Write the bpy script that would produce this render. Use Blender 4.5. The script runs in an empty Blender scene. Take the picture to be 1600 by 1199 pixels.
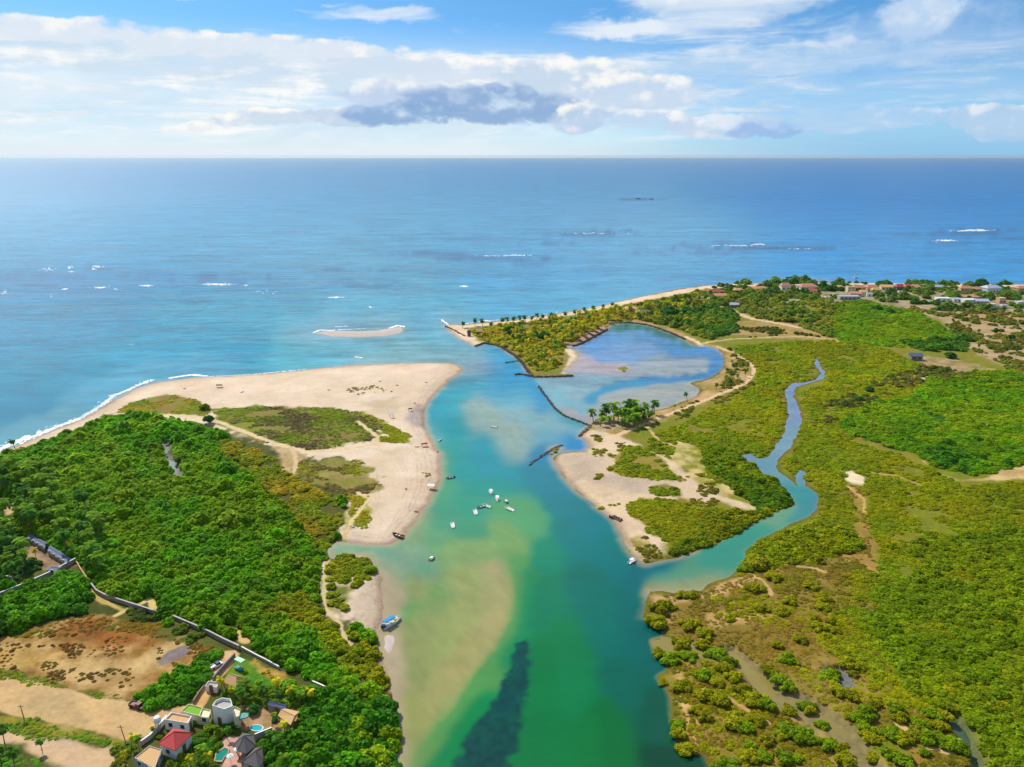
import bpy, math, random, time
import numpy as np
T0 = time.time()
C = bpy.context.scene.collection
scene = bpy.context.scene
random.seed(7)
R = np.random.RandomState(11)

# ------------------------------------------------------------------ camera
F, W0, H0 = 1232.0, 1600.0, 1199.0
CAMH = 120.0
PITCH = math.atan((599.5 - 243.0) / F)
SP, CP = math.sin(PITCH), math.cos(PITCH)
cam_d = bpy.data.cameras.new('camera')
cam_d.sensor_width = 36.0
cam_d.lens = 36.0 * F / W0
cam_d.clip_start = 1.0
cam_d.clip_end = 120000.0
cam = bpy.data.objects.new('camera', cam_d)
C.objects.link(cam)
cam.location = (0, 0, CAMH)
cam.rotation_euler = (math.pi / 2 - PITCH, 0, 0)
scene.camera = cam

# ------------------------------------------------------------------ light
SUN_EL, SUN_AZ = math.radians(48), math.radians(-38)     # azimuth measured from +Y (view direction) towards +X
sun_d = bpy.data.lights.new('sun', 'SUN')
sun_d.energy = 4.3
sun_d.angle = math.radians(0.5)
sun_d.color = (1.0, 0.95, 0.87)
sun = bpy.data.objects.new('sun', sun_d)
C.objects.link(sun)
sun.location = (0, 0, 300)
sun.rotation_euler = (math.pi / 2 - SUN_EL, 0, math.pi - SUN_AZ)
scene.view_settings.view_transform = 'Standard'
scene.view_settings.look = 'None'
scene.view_settings.exposure = 0.18
scene.view_settings.gamma = 1.0

class NT:
    """small helper to write node trees as expressions"""
    def __init__(s, tree): s.t = tree
    def n(s, kind, **kw):
        x = s.t.nodes.new(kind)
        for k, v in kw.items(): setattr(x, k, v)
        return x
    def put(s, sock, v):
        if isinstance(v, bpy.types.NodeSocket): s.t.links.new(v, sock)
        elif v is not None: sock.default_value = v
    def m(s, op, a, b=None, c=None, clamp=False):
        x = s.n('ShaderNodeMath', operation=op, use_clamp=clamp)
        s.put(x.inputs[0], a); s.put(x.inputs[1], b)
        if c is not None: s.put(x.inputs[2], c)
        return x.outputs[0]
    def v(s, op, a, b=None):
        x = s.n('ShaderNodeVectorMath', operation=op)
        s.put(x.inputs[0], a); s.put(x.inputs[1], b)
        return x.outputs['Value'] if op in ('LENGTH', 'DOT_PRODUCT', 'DISTANCE') else x.outputs[0]
    def mix(s, f, a, b, blend='MIX'):
        x = s.n('ShaderNodeMix', data_type='RGBA', blend_type=blend)
        s.put(x.inputs[0], f); s.put(x.inputs[6], a); s.put(x.inputs[7], b)
        return x.outputs[2]
    def noise(s, vec, scale, detail=3.0, rough=0.55, dist=0.0):
        x = s.n('ShaderNodeTexNoise')
        s.put(x.inputs['Vector'], vec); x.inputs['Scale'].default_value = scale
        x.inputs['Detail'].default_value = detail; x.inputs['Roughness'].default_value = rough
        x.inputs['Distortion'].default_value = dist
        return x.outputs['Fac']
    def rng(s, v, a, b, c=0.0, d=1.0, smooth=False):
        x = s.n('ShaderNodeMapRange')
        if smooth: x.interpolation_type = 'SMOOTHSTEP'
        s.put(x.inputs['Value'], v)
        x.inputs['From Min'].default_value = a; x.inputs['From Max'].default_value = b
        x.inputs['To Min'].default_value = c; x.inputs['To Max'].default_value = d
        return x.outputs[0]
    def comb(s, x, y, z):
        k = s.n('ShaderNodeCombineXYZ')
        s.put(k.inputs[0], x); s.put(k.inputs[1], y); s.put(k.inputs[2], z)
        return k.outputs[0]
    def sep(s, v):
        k = s.n('ShaderNodeSeparateXYZ'); s.put(k.inputs[0], v)
        return k.outputs

# ------------------------------------------------------------------ world: sky texture and clouds, all by direction
world = bpy.data.worlds.new('World')
scene.world = world
world.use_nodes = True
world.cycles.sampling_method = 'MANUAL'
world.cycles.sample_map_resolution = 256
N = NT(world.node_tree)
world.node_tree.nodes.clear()
tc = N.n('ShaderNodeTexCoord').outputs['Generated']
X, Y, Z = N.sep(tc)
hor = N.m('SQRT', N.m('ADD', N.m('MULTIPLY', X, X), N.m('MULTIPLY', Y, Y)))
U = N.m('ARCTAN2', X, Y)                       # azimuth from the view direction
V = N.m('ARCTAN2', Z, hor)                     # elevation
sky = N.n('ShaderNodeTexSky', sky_type='NISHITA')
sky.sun_disc = False
sky.sun_elevation = SUN_EL
sky.sun_rotation = SUN_AZ
sky.altitude = 0
sky.air_density = 1.0
sky.dust_density = 0.6
sky.ozone_density = 1.6
zz = N.m('ADD', N.m('MULTIPLY', N.m('MAXIMUM', Z, 0.0), 2.2), 0.03)
N.put(sky.inputs[0], N.v('NORMALIZE', N.comb(X, Y, zz)))
skyc = N.mix(1.0, sky.outputs[0], (0.52, 1.0, 1.24, 1), 'MULTIPLY')

def px2uv(px, py):
    return math.atan((px - 800) / F * 0.985), (247 - py) / F * 1.02

# noise fields in direction space; clouds are long and flat near the horizon
cvec = N.comb(N.m('MULTIPLY', U, 1.0), N.m('MULTIPLY', V, 2.6), 0.37)
n_big = N.noise(cvec, 3.2, 4, 0.6)
cvec2 = N.comb(U, N.m('MULTIPLY', V, 1.35), 4.1)
n_puff = N.noise(cvec2, 14.0, 6, 0.58, 0.35)
n_wisp = N.noise(N.comb(U, N.m('MULTIPLY', V, 5.5), 9.3), 7.0, 5, 0.62, 0.6)
warp = N.m('MULTIPLY', N.m('SUBTRACT', n_puff, 0.5), 0.035)
warp2 = N.m('MULTIPLY', N.m('SUBTRACT', N.noise(N.comb(U, N.m('MULTIPLY', V, 2.0), 2.2), 6.0, 4, 0.6), 0.5), 0.06)
Uw = N.m('ADD', U, warp2)
Vw = N.m('ADD', V, warp)

def blob(px, py, rx, ry, k=1.0, soft=0.6, u=None, v=None):
    cu, cv = px2uv(px, py)
    du = N.m('MULTIPLY', N.m('SUBTRACT', u if u is not None else Uw, cu), F / rx)
    dv = N.m('MULTIPLY', N.m('SUBTRACT', v if v is not None else Vw, cv), F / ry)
    d = N.m('SQRT', N.m('ADD', N.m('MULTIPLY', du, du), N.m('MULTIPLY', dv, dv)))
    return N.rng(d, 1.0 + soft * 0.5, 1.0 - soft, 0.0, k, True)

def add(*xs):
    r = xs[0]
    for x in xs[1:]: r = N.m('ADD', r, x)
    return r
col = skyc
CB = 8.9            # brightness of a sunlit cloud before the world strength
def over(alpha, rgb):
    global col
    c = rgb if isinstance(rgb, bpy.types.NodeSocket) else (rgb[0] * CB, rgb[1] * CB, rgb[2] * CB, 1)
    col = N.mix(alpha, col, c)
# pale veil of thin high cloud thickening to the horizon, brighter to the left
veil = N.rng(V, 0.155, 0.06, 0.0, 1.0, True)
left = N.rng(U, 0.30, -0.10, 0.30, 1.0, True)
veil_a = N.m('MULTIPLY', N.m('MULTIPLY', veil, left), N.rng(n_big, 0.25, 0.6, 0.70, 1.0))
over(veil_a, N.mix(N.rng(n_wisp, 0.35, 0.7, 0, 1, True), (6.1, 7.2, 7.9, 1), (7.4, 8.0, 8.4, 1)))
over(N.m('MULTIPLY', N.rng(V, 0.09, 0.0, 0.0, 0.75, True), N.rng(U, 0.1, 0.4, 0.0, 1.0, True)), (0.30, 0.56, 0.84))
# high wisps
wis = add(blob(565, 22, 62, 11, 0.9, 0.7), blob(313, 48, 42, 7, 0.7, 0.7), blob(385, 43, 25, 5, 0.7), blob(600, 60, 130, 14, 0.55),
          blob(480, 47, 90, 4, 0.35), blob(880, -2, 130, 8, 0.6), blob(1120, 20, 230, 34, 0.62, 0.8), blob(930, 78, 120, 14, 0.5, 0.8),
          blob(1110, 70, 190, 46, 0.6, 0.9), blob(1480, 35, 160, 22, 0.5, 0.8), blob(740, 75, 60, 12, 0.4))
over(N.m('MULTIPLY', N.rng(N.m('ADD', wis, N.m('MULTIPLY', N.m('SUBTRACT', n_wisp, 0.5), 1.3)), 0.30, 0.85, 0.0, 1.0, True), 0.85), (0.88, 0.92, 0.95))
# billows: rounded cells, finer towards the edges
def voro(vec, scale):
    x = N.n('ShaderNodeTexVoronoi', feature='F1'); N.put(x.inputs['Vector'], vec)
    x.inputs['Scale'].default_value = scale; x.inputs['Detail'].default_value = 1.5; x.inputs['Roughness'].default_value = 0.55; x.inputs['Randomness'].default_value = 1.0
    return x.outputs['Distance']
wv = N.v('ADD', N.comb(U, N.m('MULTIPLY', V, 1.5), 1.7), N.comb(N.m('MULTIPLY', N.m('SUBTRACT', n_puff, 0.5), 0.05), warp2, 0))
bil = N.m('SUBTRACT', 0.50, voro(wv, 26.0))
n_fine = N.noise(cvec2, 40.0, 4, 0.62)
lumps = add(N.m('MULTIPLY', N.m('SUBTRACT', n_puff, 0.5), 0.9), N.m('MULTIPLY', bil, 0.42), N.m('MULTIPLY', N.m('SUBTRACT', n_fine, 0.5), 0.5))
streak = N.m('SUBTRACT', N.noise(N.comb(U, N.m('MULTIPLY', V, 7.0), 5.3), 9.0, 5, 0.65, 0.4), 0.5)
# the broad white bank: streaked sheet with heaped tops
bank = add(blob(100, 116, 460, 26, 0.85, 0.7), blob(560, 130, 360, 34, 0.85, 0.7), blob(-250, 112, 330, 32, 0.8, 0.6), blob(250, 165, 520, 60, 0.32, 0.9), blob(640, 205, 620, 50, 0.35, 0.9),
           blob(850, 140, 200, 40, 0.45, 0.8), blob(990, 165, 230, 56, 0.40, 0.9), blob(1130, 125, 240, 52, 0.42, 0.9), blob(1450, 130, 330, 46, 0.36, 0.9), blob(1330, 190, 330, 40, 0.36, 0.9))
bank_a = N.rng(N.m('ADD', N.m('MINIMUM', bank, 1.0), N.m('MULTIPLY', streak, 2.0)), 0.22, 0.95, 0.0, 1.0, True)
right = N.rng(U, 0.02, 0.38, 0.0, 1.0, True)
bright = N.rng(N.m('ADD', streak, N.m('MULTIPLY', lumps, 0.4)), -0.16, 0.16, 0.0, 1.0, True)
bcol = N.mix(bright, (5.7, 6.8, 7.8, 1), (8.7, 8.7, 8.6, 1))
bcol = N.mix(N.m('MULTIPLY', right, 0.8), bcol, N.mix(bright, (3.6, 5.5, 7.7, 1), (5.6, 6.7, 8.0, 1)))
over(N.m('MULTIPLY', bank_a, N.rng(U, 0.1, 0.5, 0.92, 0.72)), bcol)
# cumulus heaps: white tops, blue-grey bellies
def heap(cx, cy, rx, ry, belly, top, ca=1.0, e0=0.36, e1=0.60, gain=1.5, base=True):
    body = blob(cx, cy, rx, ry, 1.0, 0.5)
    # clouds grow upward from a flatter base
    cv = px2uv(cx, cy)[1]
    lo_ = N.rng(V, cv - ry * 1.0 / F, cv + ry * 0.2 / F, 0.25, 1.0, True) if base else 1.0
    a = N.rng(N.m('ADD', body, N.m('MULTIPLY', N.m('MULTIPLY', lumps, gain), lo_)), e0, e1, 0.0, ca, True)
    up = N.m('ADD', N.rng(Vw, cv - ry * 0.45 / F, cv + ry * 0.95 / F, 0.0, 1.0), N.m('MULTIPLY', lumps, 1.7))
    mid = tuple(CB / 2 * (x + y) for x, y in zip(belly, top)) + (1,)
    c1 = N.mix(N.rng(lumps, -0.12, 0.16, 0.0, 1.0, True), tuple(CB * x for x in belly) + (1,), mid)
    over(a, N.mix(N.rng(up, 0.2, 0.85, 0.0, 1.0, True), c1, tuple(CB * x for x in top) + (1,)))
W = (0.98, 0.96, 0.93)
heap(120, 96, 260, 19, (0.74, 0.82, 0.91), W, 0.9, 0.32, 0.75)
heap(420, 106, 250, 19, (0.72, 0.81, 0.91), W, 0.9, 0.32, 0.75)
heap(700, 128, 240, 22, (0.66, 0.76, 0.89), W, 0.85, 0.30, 0.75)
heap(880, 140, 160, 36, (0.57, 0.70, 0.85), W, 0.9, 0.30, 0.75)
heap(440, 194, 100, 17, (0.62, 0.74, 0.86), W, 0.95, 0.38, 0.66)
heap(310, 204, 34, 7, (0.78, 0.82, 0.90), W, 0.8)
heap(560, 192, 80, 18, (0.55, 0.67, 0.84), (0.90, 0.92, 0.95), 0.8)
heap(640, 160, 120, 20, (0.48, 0.61, 0.82), (0.84, 0.88, 0.93), 0.75, 0.3, 0.8)
heap(760, 176, 170, 34, (0.27, 0.42, 0.68), (0.42, 0.57, 0.80), 0.92, 0.26, 0.75, 1.5)
heap(640, 188, 110, 22, (0.25, 0.42, 0.69), (0.38, 0.54, 0.79), 0.88, 0.26, 0.75, 1.4)
heap(720, 196, 150, 10, (0.30, 0.46, 0.70), (0.40, 0.55, 0.78), 0.7, 0.3, 0.8)
heap(905, 193, 62, 24, (0.50, 0.64, 0.83), W, 0.9, 0.34, 0.75)
heap(990, 160, 105, 34, (0.57, 0.70, 0.86), W, 0.85, 0.34, 0.75)
heap(1010, 200, 100, 20, (0.55, 0.69, 0.86), W, 0.75, 0.34, 0.75)
heap(1120, 205, 100, 20, (0.56, 0.67, 0.85), (0.86, 0.89, 0.93), 0.7, 0.34, 0.7)
heap(1185, 212, 60, 12, (0.30, 0.48, 0.80), (0.46, 0.60, 0.84), 0.75, 0.3, 0.75)
heap(1310, 200, 170, 20, (0.48, 0.65, 0.88), (0.76, 0.84, 0.92), 0.65, 0.34, 0.75)
heap(1540, 204, 110, 24, (0.48, 0.64, 0.84), (0.84, 0.88, 0.93), 0.8, 0.34, 0.68)
heap(1395, 58, 62, 60, (0.54, 0.69, 0.89), (0.94, 0.95, 0.96), 0.9, 0.34, 0.80, 1.4)
heap(1440, 95, 190, 46, (0.42, 0.60, 0.86), (0.60, 0.74, 0.90), 0.55, 0.2, 1.0, 1.2)
heap(1130, 45, 170, 36, (0.60, 0.74, 0.90), (0.88, 0.92, 0.95), 0.6, 0.30, 0.85)
heap(1230, 120, 260, 26, (0.50, 0.67, 0.88), (0.78, 0.86, 0.93), 0.5, 0.30, 0.85)
heap(60, 205, 30, 6, (0.8, 0.84, 0.9), W, 0.5)
heap(125, 193, 45, 5, (0.8, 0.84, 0.9), W, 0.55)
# unseen cloud added above the view, thickened to grey the water's reflections
rest = N.rng(n_big, 0.44, 0.62, 0.0, 0.85, True)
over(N.m('MULTIPLY', rest, N.rng(V, 0.20, 0.27, 0.0, 1.0, True)), (0.85, 0.88, 0.92))
# bright haze on the sea horizon
over(N.rng(V, 0.028, 0.0, 0.0, 0.85, True), N.mix(N.rng(U, -0.1, 0.5, 0.0, 1.0, True), (7.0, 7.7, 8.2, 1), (2.5, 4.9, 7.2, 1)))
bg = N.n('ShaderNodeBackground')
N.put(bg.inputs[0], col)
bg.inputs[1].default_value = 0.1
wo = N.n('ShaderNodeOutputWorld')
world.node_tree.links.new(bg.outputs[0], wo.inputs[0])

# ------------------------------------------------------------------ charting: photograph pixel -> place on the ground
def G(px, py, z=0.0):
    a = np.asarray(px, float) - 800.0
    b = np.asarray(py, float) - 599.5
    dy = F * CP - b * SP
    dz = -F * SP - b * CP
    t = (z - CAMH) / dz
    return a * t, dy * t
def GP(pts, z=0.0):
    p = np.array(pts, float)
    x, y = G(p[:, 0], p[:, 1], z)
    return np.stack([x, y], 1)
def INV(x, y, z=0.0):
    # place -> chart pixel
    yy, zz_ = np.asarray(y, float), z - CAMH
    depth = yy * CP - zz_ * SP
    up = yy * SP + zz_ * CP
    return 800 + F * np.asarray(x, float) / depth, 599.5 - F * up / depth

def hash2(ix, iy, s):
    h = (ix * 374761393 + iy * 668265263 + s * 1274126177) & 0xffffffff
    h = ((h ^ (h >> 13)) * 1274126177) & 0xffffffff
    return ((h ^ (h >> 16)) & 0xffff) / 65535.0
def vnoise(x, y, s=0):
    ix, iy = np.floor(x).astype(np.int64), np.floor(y).astype(np.int64)
    fx, fy = x - ix, y - iy
    fx = fx * fx * (3 - 2 * fx); fy = fy * fy * (3 - 2 * fy)
    a, b = hash2(ix, iy, s), hash2(ix + 1, iy, s)
    c, d = hash2(ix, iy + 1, s), hash2(ix + 1, iy + 1, s)
    return (a + (b - a) * fx) * (1 - fy) + (c + (d - c) * fx) * fy
def fbm(x, y, size, s=0, octv=4):
    r = 0; amp = 0.5; tot = 0; f = 1.0 / size
    for o in range(octv):
        r = r + amp * vnoise(x * f + 17.3 * o, y * f - 9.1 * o, s + o); tot += amp
        amp *= 0.5; f *= 2.03
    return r / tot                                # 0..1

def sdf(x, y, poly, margin=1e9):
    """signed distance to a polygon, positive inside; only exact within margin of it"""
    out = np.full(x.shape, -margin if margin < 1e8 else -1e6)
    lo, hi = poly.min(0) - margin, poly.max(0) + margin
    k = np.nonzero((x > lo[0]) & (x < hi[0]) & (y > lo[1]) & (y < hi[1]))[0]
    if len(k) == 0: return out
    xx, yy = x[k], y[k]
    d2 = np.full(len(k), 1e18); ins = np.zeros(len(k), bool)
    n = len(poly)
    for i in range(n):
        ax, ay = poly[i]; bx, by = poly[(i + 1) % n]
        ex, ey = bx - ax, by - ay
        L = ex * ex + ey * ey + 1e-12
        px_, py_ = xx - ax, yy - ay
        t = np.clip((px_ * ex + py_ * ey) / L, 0, 1)
        d2 = np.minimum(d2, (px_ - t * ex) ** 2 + (py_ - t * ey) ** 2)
        if ay != by:
            ins ^= ((ay > yy) != (by > yy)) & (xx < ex * (yy - ay) / ey + ax)
    d = np.sqrt(d2)
    out[k] = np.where(ins, d, -d)
    return np.maximum(out, -margin)
def ldist(x, y, line, margin=60.0):
    out = np.full(x.shape, margin)
    lo, hi = line.min(0) - margin, line.max(0) + margin
    k = np.nonzero((x > lo[0]) & (x < hi[0]) & (y > lo[1]) & (y < hi[1]))[0]
    if len(k) == 0: return out
    xx, yy = x[k], y[k]; d2 = np.full(len(k), margin ** 2)
    for i in range(len(line) - 1):
        ax, ay = line[i]; ex, ey = line[i + 1] - line[i]
        L = ex * ex + ey * ey + 1e-12
        t = np.clip(((xx - ax) * ex + (yy - ay) * ey) / L, 0, 1)
        d2 = np.minimum(d2, (xx - ax - t * ex) ** 2 + (yy - ay - t * ey) ** 2)
    out[k] = np.sqrt(d2)
    return out
def sstep(v, a, b):
    t = np.clip((v - a) / (b - a), 0, 1)
    return t * t * (3 - 2 * t)
def inside(x, y, poly):
    return sdf(x, y, poly, 1.0) > 0
def lin(c):
    c = np.asarray(c, float) / 255.0
    return np.where(c <= 0.04045, c / 12.92, ((c + 0.055) / 1.055) ** 2.4)

# ------------------------------------------------------------------ shorelines (chart pixels)
LAND_A = [(-700,1040),(-300,880),(-120,768),(0,708),(40,692),(85,672),(130,655),(175,628),(215,606),(250,597),(300,591),(360,588),(420,584),(480,578),(540,572),
 (600,569),(660,567),(700,567),(718,571),(722,577),(716,585),(700,595),(688,608),(677,620),(668,630),(663,642),(663,655),(666,672),(676,690),(686,710),(690,730),
 (688,750),(682,766),(669,786),(654,808),(641,825),(626,842),(608,852),(575,851),(540,847),(527,846),(513,855),(510,868),(520,874),(545,867),(577,867),(584,885),
 (597,902),(601,932),(600,957),(590,985),(590,1010),(600,1040),(609,1070),(615,1095),(618,1117),(621,1160),(624,1199),(627,1300),(630,1700),(-2500,1700)]
LAND_B = [(2600,450),(2000,447),(1700,446),(1500,444),(1400,443),(1250,442),(1160,443),(1101,447),(1057,452),(1021,460),(983,468),(954,475),(916,483),(866,491),(807,500),(757,504),(722,508),
 (705,507),(692,508),(704,518),(719,529),(742,540),(763,536),(786,545),(807,559),(824,580),(833,588),(895,587),(880,580),(893,572),(904,559),(901,550),(883,542),(895,540),
 (910,536),(930,526),(949,515),(952,507),(983,505),(1010,508),(1027,513),(1051,522),(1071,531),(1086,540),(1105,541),(1122,546),(1130,553),(1131,566),(1126,579),(1116,588),
 (1098,594),(1078,599),(1090,605),(1093,612),(1087,620),(1068,628),(1045,637),(1021,642),(985,646),(950,650),(930,655),(922,664),(910,676),(906,684),(917,688),(922,700),(912,706),(890,706),
 (872,710),(864,716),(872,734),(890,756),(905,770),(922,783),(938,796),(950,806),(962,815),(970,828),(974,842),(980,852),(990,868),(1007,882),(1030,876),(1055,870),
 (1090,862),(1115,851),(1132,844),(1150,838),(1165,862),(1158,882),(1145,900),(1125,908),(1105,915),(1093,923),(1053,928),(1035,924),(1018,925),(1012,935),(1009,945),(1007,967),
 (1018,975),(1028,973),(1042,984),(1036,996),(1017,1001),(1020,1015),(1031,1027),(1045,1035),(1040,1047),(1028,1058),(1039,1075),(1045,1095),(1048,1109),(1051,1131),(1058,1155),(1065,1171),(1085,1176),
 (1099,1182),(1106,1199),(1125,1260),(1180,1700),(4200,1700)]
CREEK = [(1120,880),(1115,851),(1150,837),(1190,811),(1230,793),(1245,791),(1231,769),(1215,753),(1196,743),(1183,730),(1170,722),(1160,712),(1172,709),(1188,718),(1200,715),
 (1207,706),(1225,676),(1232,647),(1228,622),(1227,609),(1238,600),(1262,597),(1277,591),(1282,584),(1276,573),(1272,564),(1277,559),(1282,572),(1290,583),(1286,592),
 (1262,600),(1245,605),(1240,620),(1250,639),(1252,657),(1243,684),(1231,705),(1212,720),(1216,737),(1234,751),(1246,760),(1243,742),(1250,735),(1258,740),(1258,758),
 (1268,764),(1276,772),(1279,784),(1274,799),(1257,812),(1220,826),(1190,840),(1165,862),(1157,880),(1130,905)]
BARS = [  # low sand banks standing just out of the water
 [(862,699),(872,697),(876,702),(866,707),(859,705)],
 [(966,575),(975,573),(983,576),(975,579),(967,578)],
 [(494,520),(520,517),(560,518),(590,517),(612,513),(626,511),(630,516),(624,521),(600,525),(560,527),(520,526)],
 [(601,995),(606,992),(615,994),(617,1004),(612,1020),(605,1021),(600,1012)],
]
LAKELET = [(256,692),(268,690),(263,705),(258,712),(275,722),(284,738),(289,752),(276,755),(266,742),(255,722),(254,706)]
MUDC = [(1026,1004),(1040,1000),(1085,1006),(1110,1016),(1148,1016),(1175,1040),(1200,1062),(1232,1082),(1262,1096),(1290,1113),(1320,1135),(1345,1160),(1370,1199),(1400,1260),(1370,1260),(1335,1199),(1318,1172),
 (1290,1150),(1262,1140),(1240,1118),(1205,1100),(1175,1075),(1148,1045),(1115,1034),(1080,1022),(1045,1016),(1028,1010)]
MUDC2 = [(1290,1050),(1312,1052),(1325,1066),(1330,1078),(1318,1080),(1302,1070),(1288,1060)]
MUDC3 = [(1482,1118),(1500,1128),(1512,1145),(1522,1170),(1535,1200),(1560,1290),(1538,1290),(1518,1200),(1505,1172),(1492,1150),(1478,1130)]
POND = [(833,589),(895,587),(880,580),(893,572),(904,559),(901,550),(883,542),(895,540),(910,536),(930,526),(949,515),(952,503),(1010,503),(1051,515),(1086,535),(1122,541),(1140,553),(1140,566),
 (1126,590),(1100,600),(1100,612),(1068,635),(985,655),(930,660),(922,664),(910,659),(883,649),(866,636),(854,618),(842,603)]
wA, wB, wC = GP(LAND_A), GP(LAND_B), GP(CREEK)
wBars = [GP(b) for b in BARS]
wLake, wM1, wM2, wM3, wPond = GP(LAKELET), GP(MUDC), GP(MUDC2), GP(MUDC3), GP(POND)

def shore(x, y):
    """metres inland from the water's edge (negative in the water)"""
    nx = (fbm(x, y, 5.0, 3, 3) - 0.5) * 2.4
    a = sdf(x, y, wA, 400.0)
    b = np.minimum(sdf(x, y, wB, 400.0), -sdf(x, y, wC, 60.0))
    s = np.maximum(a, b)
    s = s + nx * np.clip(1 - np.abs(s) / 12.0, 0, 1)
    for w in wBars:
        s = np.maximum(s, sdf(x, y, w, 30.0) + nx * 0.6)
    return s, a, b
def ground_h(x, y, s):
    h = 1.45 * (1 - np.exp(-np.maximum(s, 0) / 14.0)) + 0.02
    h = np.where(s > 0, h, np.maximum(s * 0.09, -3.0))
    for w, dep in ((wLake, 1.5), (wM1, 1.25), (wM2, 1.4), (wM3, 1.6)):
        d = sdf(x, y, w, 8.0) + (fbm(x, y, 2.5, 8, 3) - 0.5) * 2.0
        h = h - dep * sstep(d, -1.6, 1.2) * (s > 0)
    return h
# ------------------------------------------------------------------ sheets of ground and water, finer where they are near
def polar_grid(step, u_max, rows):
    us = np.arange(-u_max, u_max + step, step)
    side = np.tan(np.linspace(math.atan(u_max) + 0.05, math.radians(89), 10))
    us = np.concatenate([-side[::-1], us, side])
    d = rows[:, None]
    cosang = 1.0
    x = us[None, :] * d; y = np.repeat(d, len(us), 1)
    # keep the far side-sectors from growing without bound
    return x, y
def mesh_from(name, verts, faces, mat=None, kind=None):
    me = bpy.data.meshes.new(name)
    verts = np.asarray(verts, np.float32); faces = np.asarray(faces, np.int32)
    me.vertices.add(len(verts)); me.vertices.foreach_set('co', verts.ravel())
    k = faces.shape[1]
    me.loops.add(faces.size); me.loops.foreach_set('vertex_index', faces.ravel())
    me.polygons.add(len(faces))
    me.polygons.foreach_set('loop_start', np.arange(0, faces.size, k, dtype=np.int32))
    me.polygons.foreach_set('loop_total', np.full(len(faces), k, np.int32))
    me.update(calc_edges=True)
    if mat: me.materials.append(mat)
    return me
def grid_faces(nr, nc, keep=None):
    i = np.arange(nr * nc).reshape(nr, nc)
    f = np.stack([i[:-1, :-1], i[:-1, 1:], i[1:, 1:], i[1:, :-1]], -1).reshape(-1, 4)
    return f
def compact(verts, faces, attrs):
    used = np.zeros(len(verts), bool); used[faces.ravel()] = True
    idx = np.cumsum(used) - 1
    return verts[used], idx[faces], [a[used] for a in attrs]
def set_color(me, name, rgb):
    at = me.color_attributes.new(name, 'FLOAT_COLOR', 'POINT')
    c = np.ones((len(rgb), 4), np.float32); c[:, :3] = rgb
    at.data.foreach_set('color', c.ravel())
def set_float(me, name, v):
    at = me.attributes.new(name, 'FLOAT', 'POINT')
    at.data.foreach_set('value', np.asarray(v, np.float32))

def rows_for(pys):
    b = pys - 599.5
    return np.array(G(800, pys, 0)[1])

# ---- colour charts -------------------------------------------------------------------
K_LAND = 1.18      # how much brighter than its albedo a sunlit level surface shows
def A(c, k=K_LAND): return np.clip(lin(c) / k, 0.0, 0.85)

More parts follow.
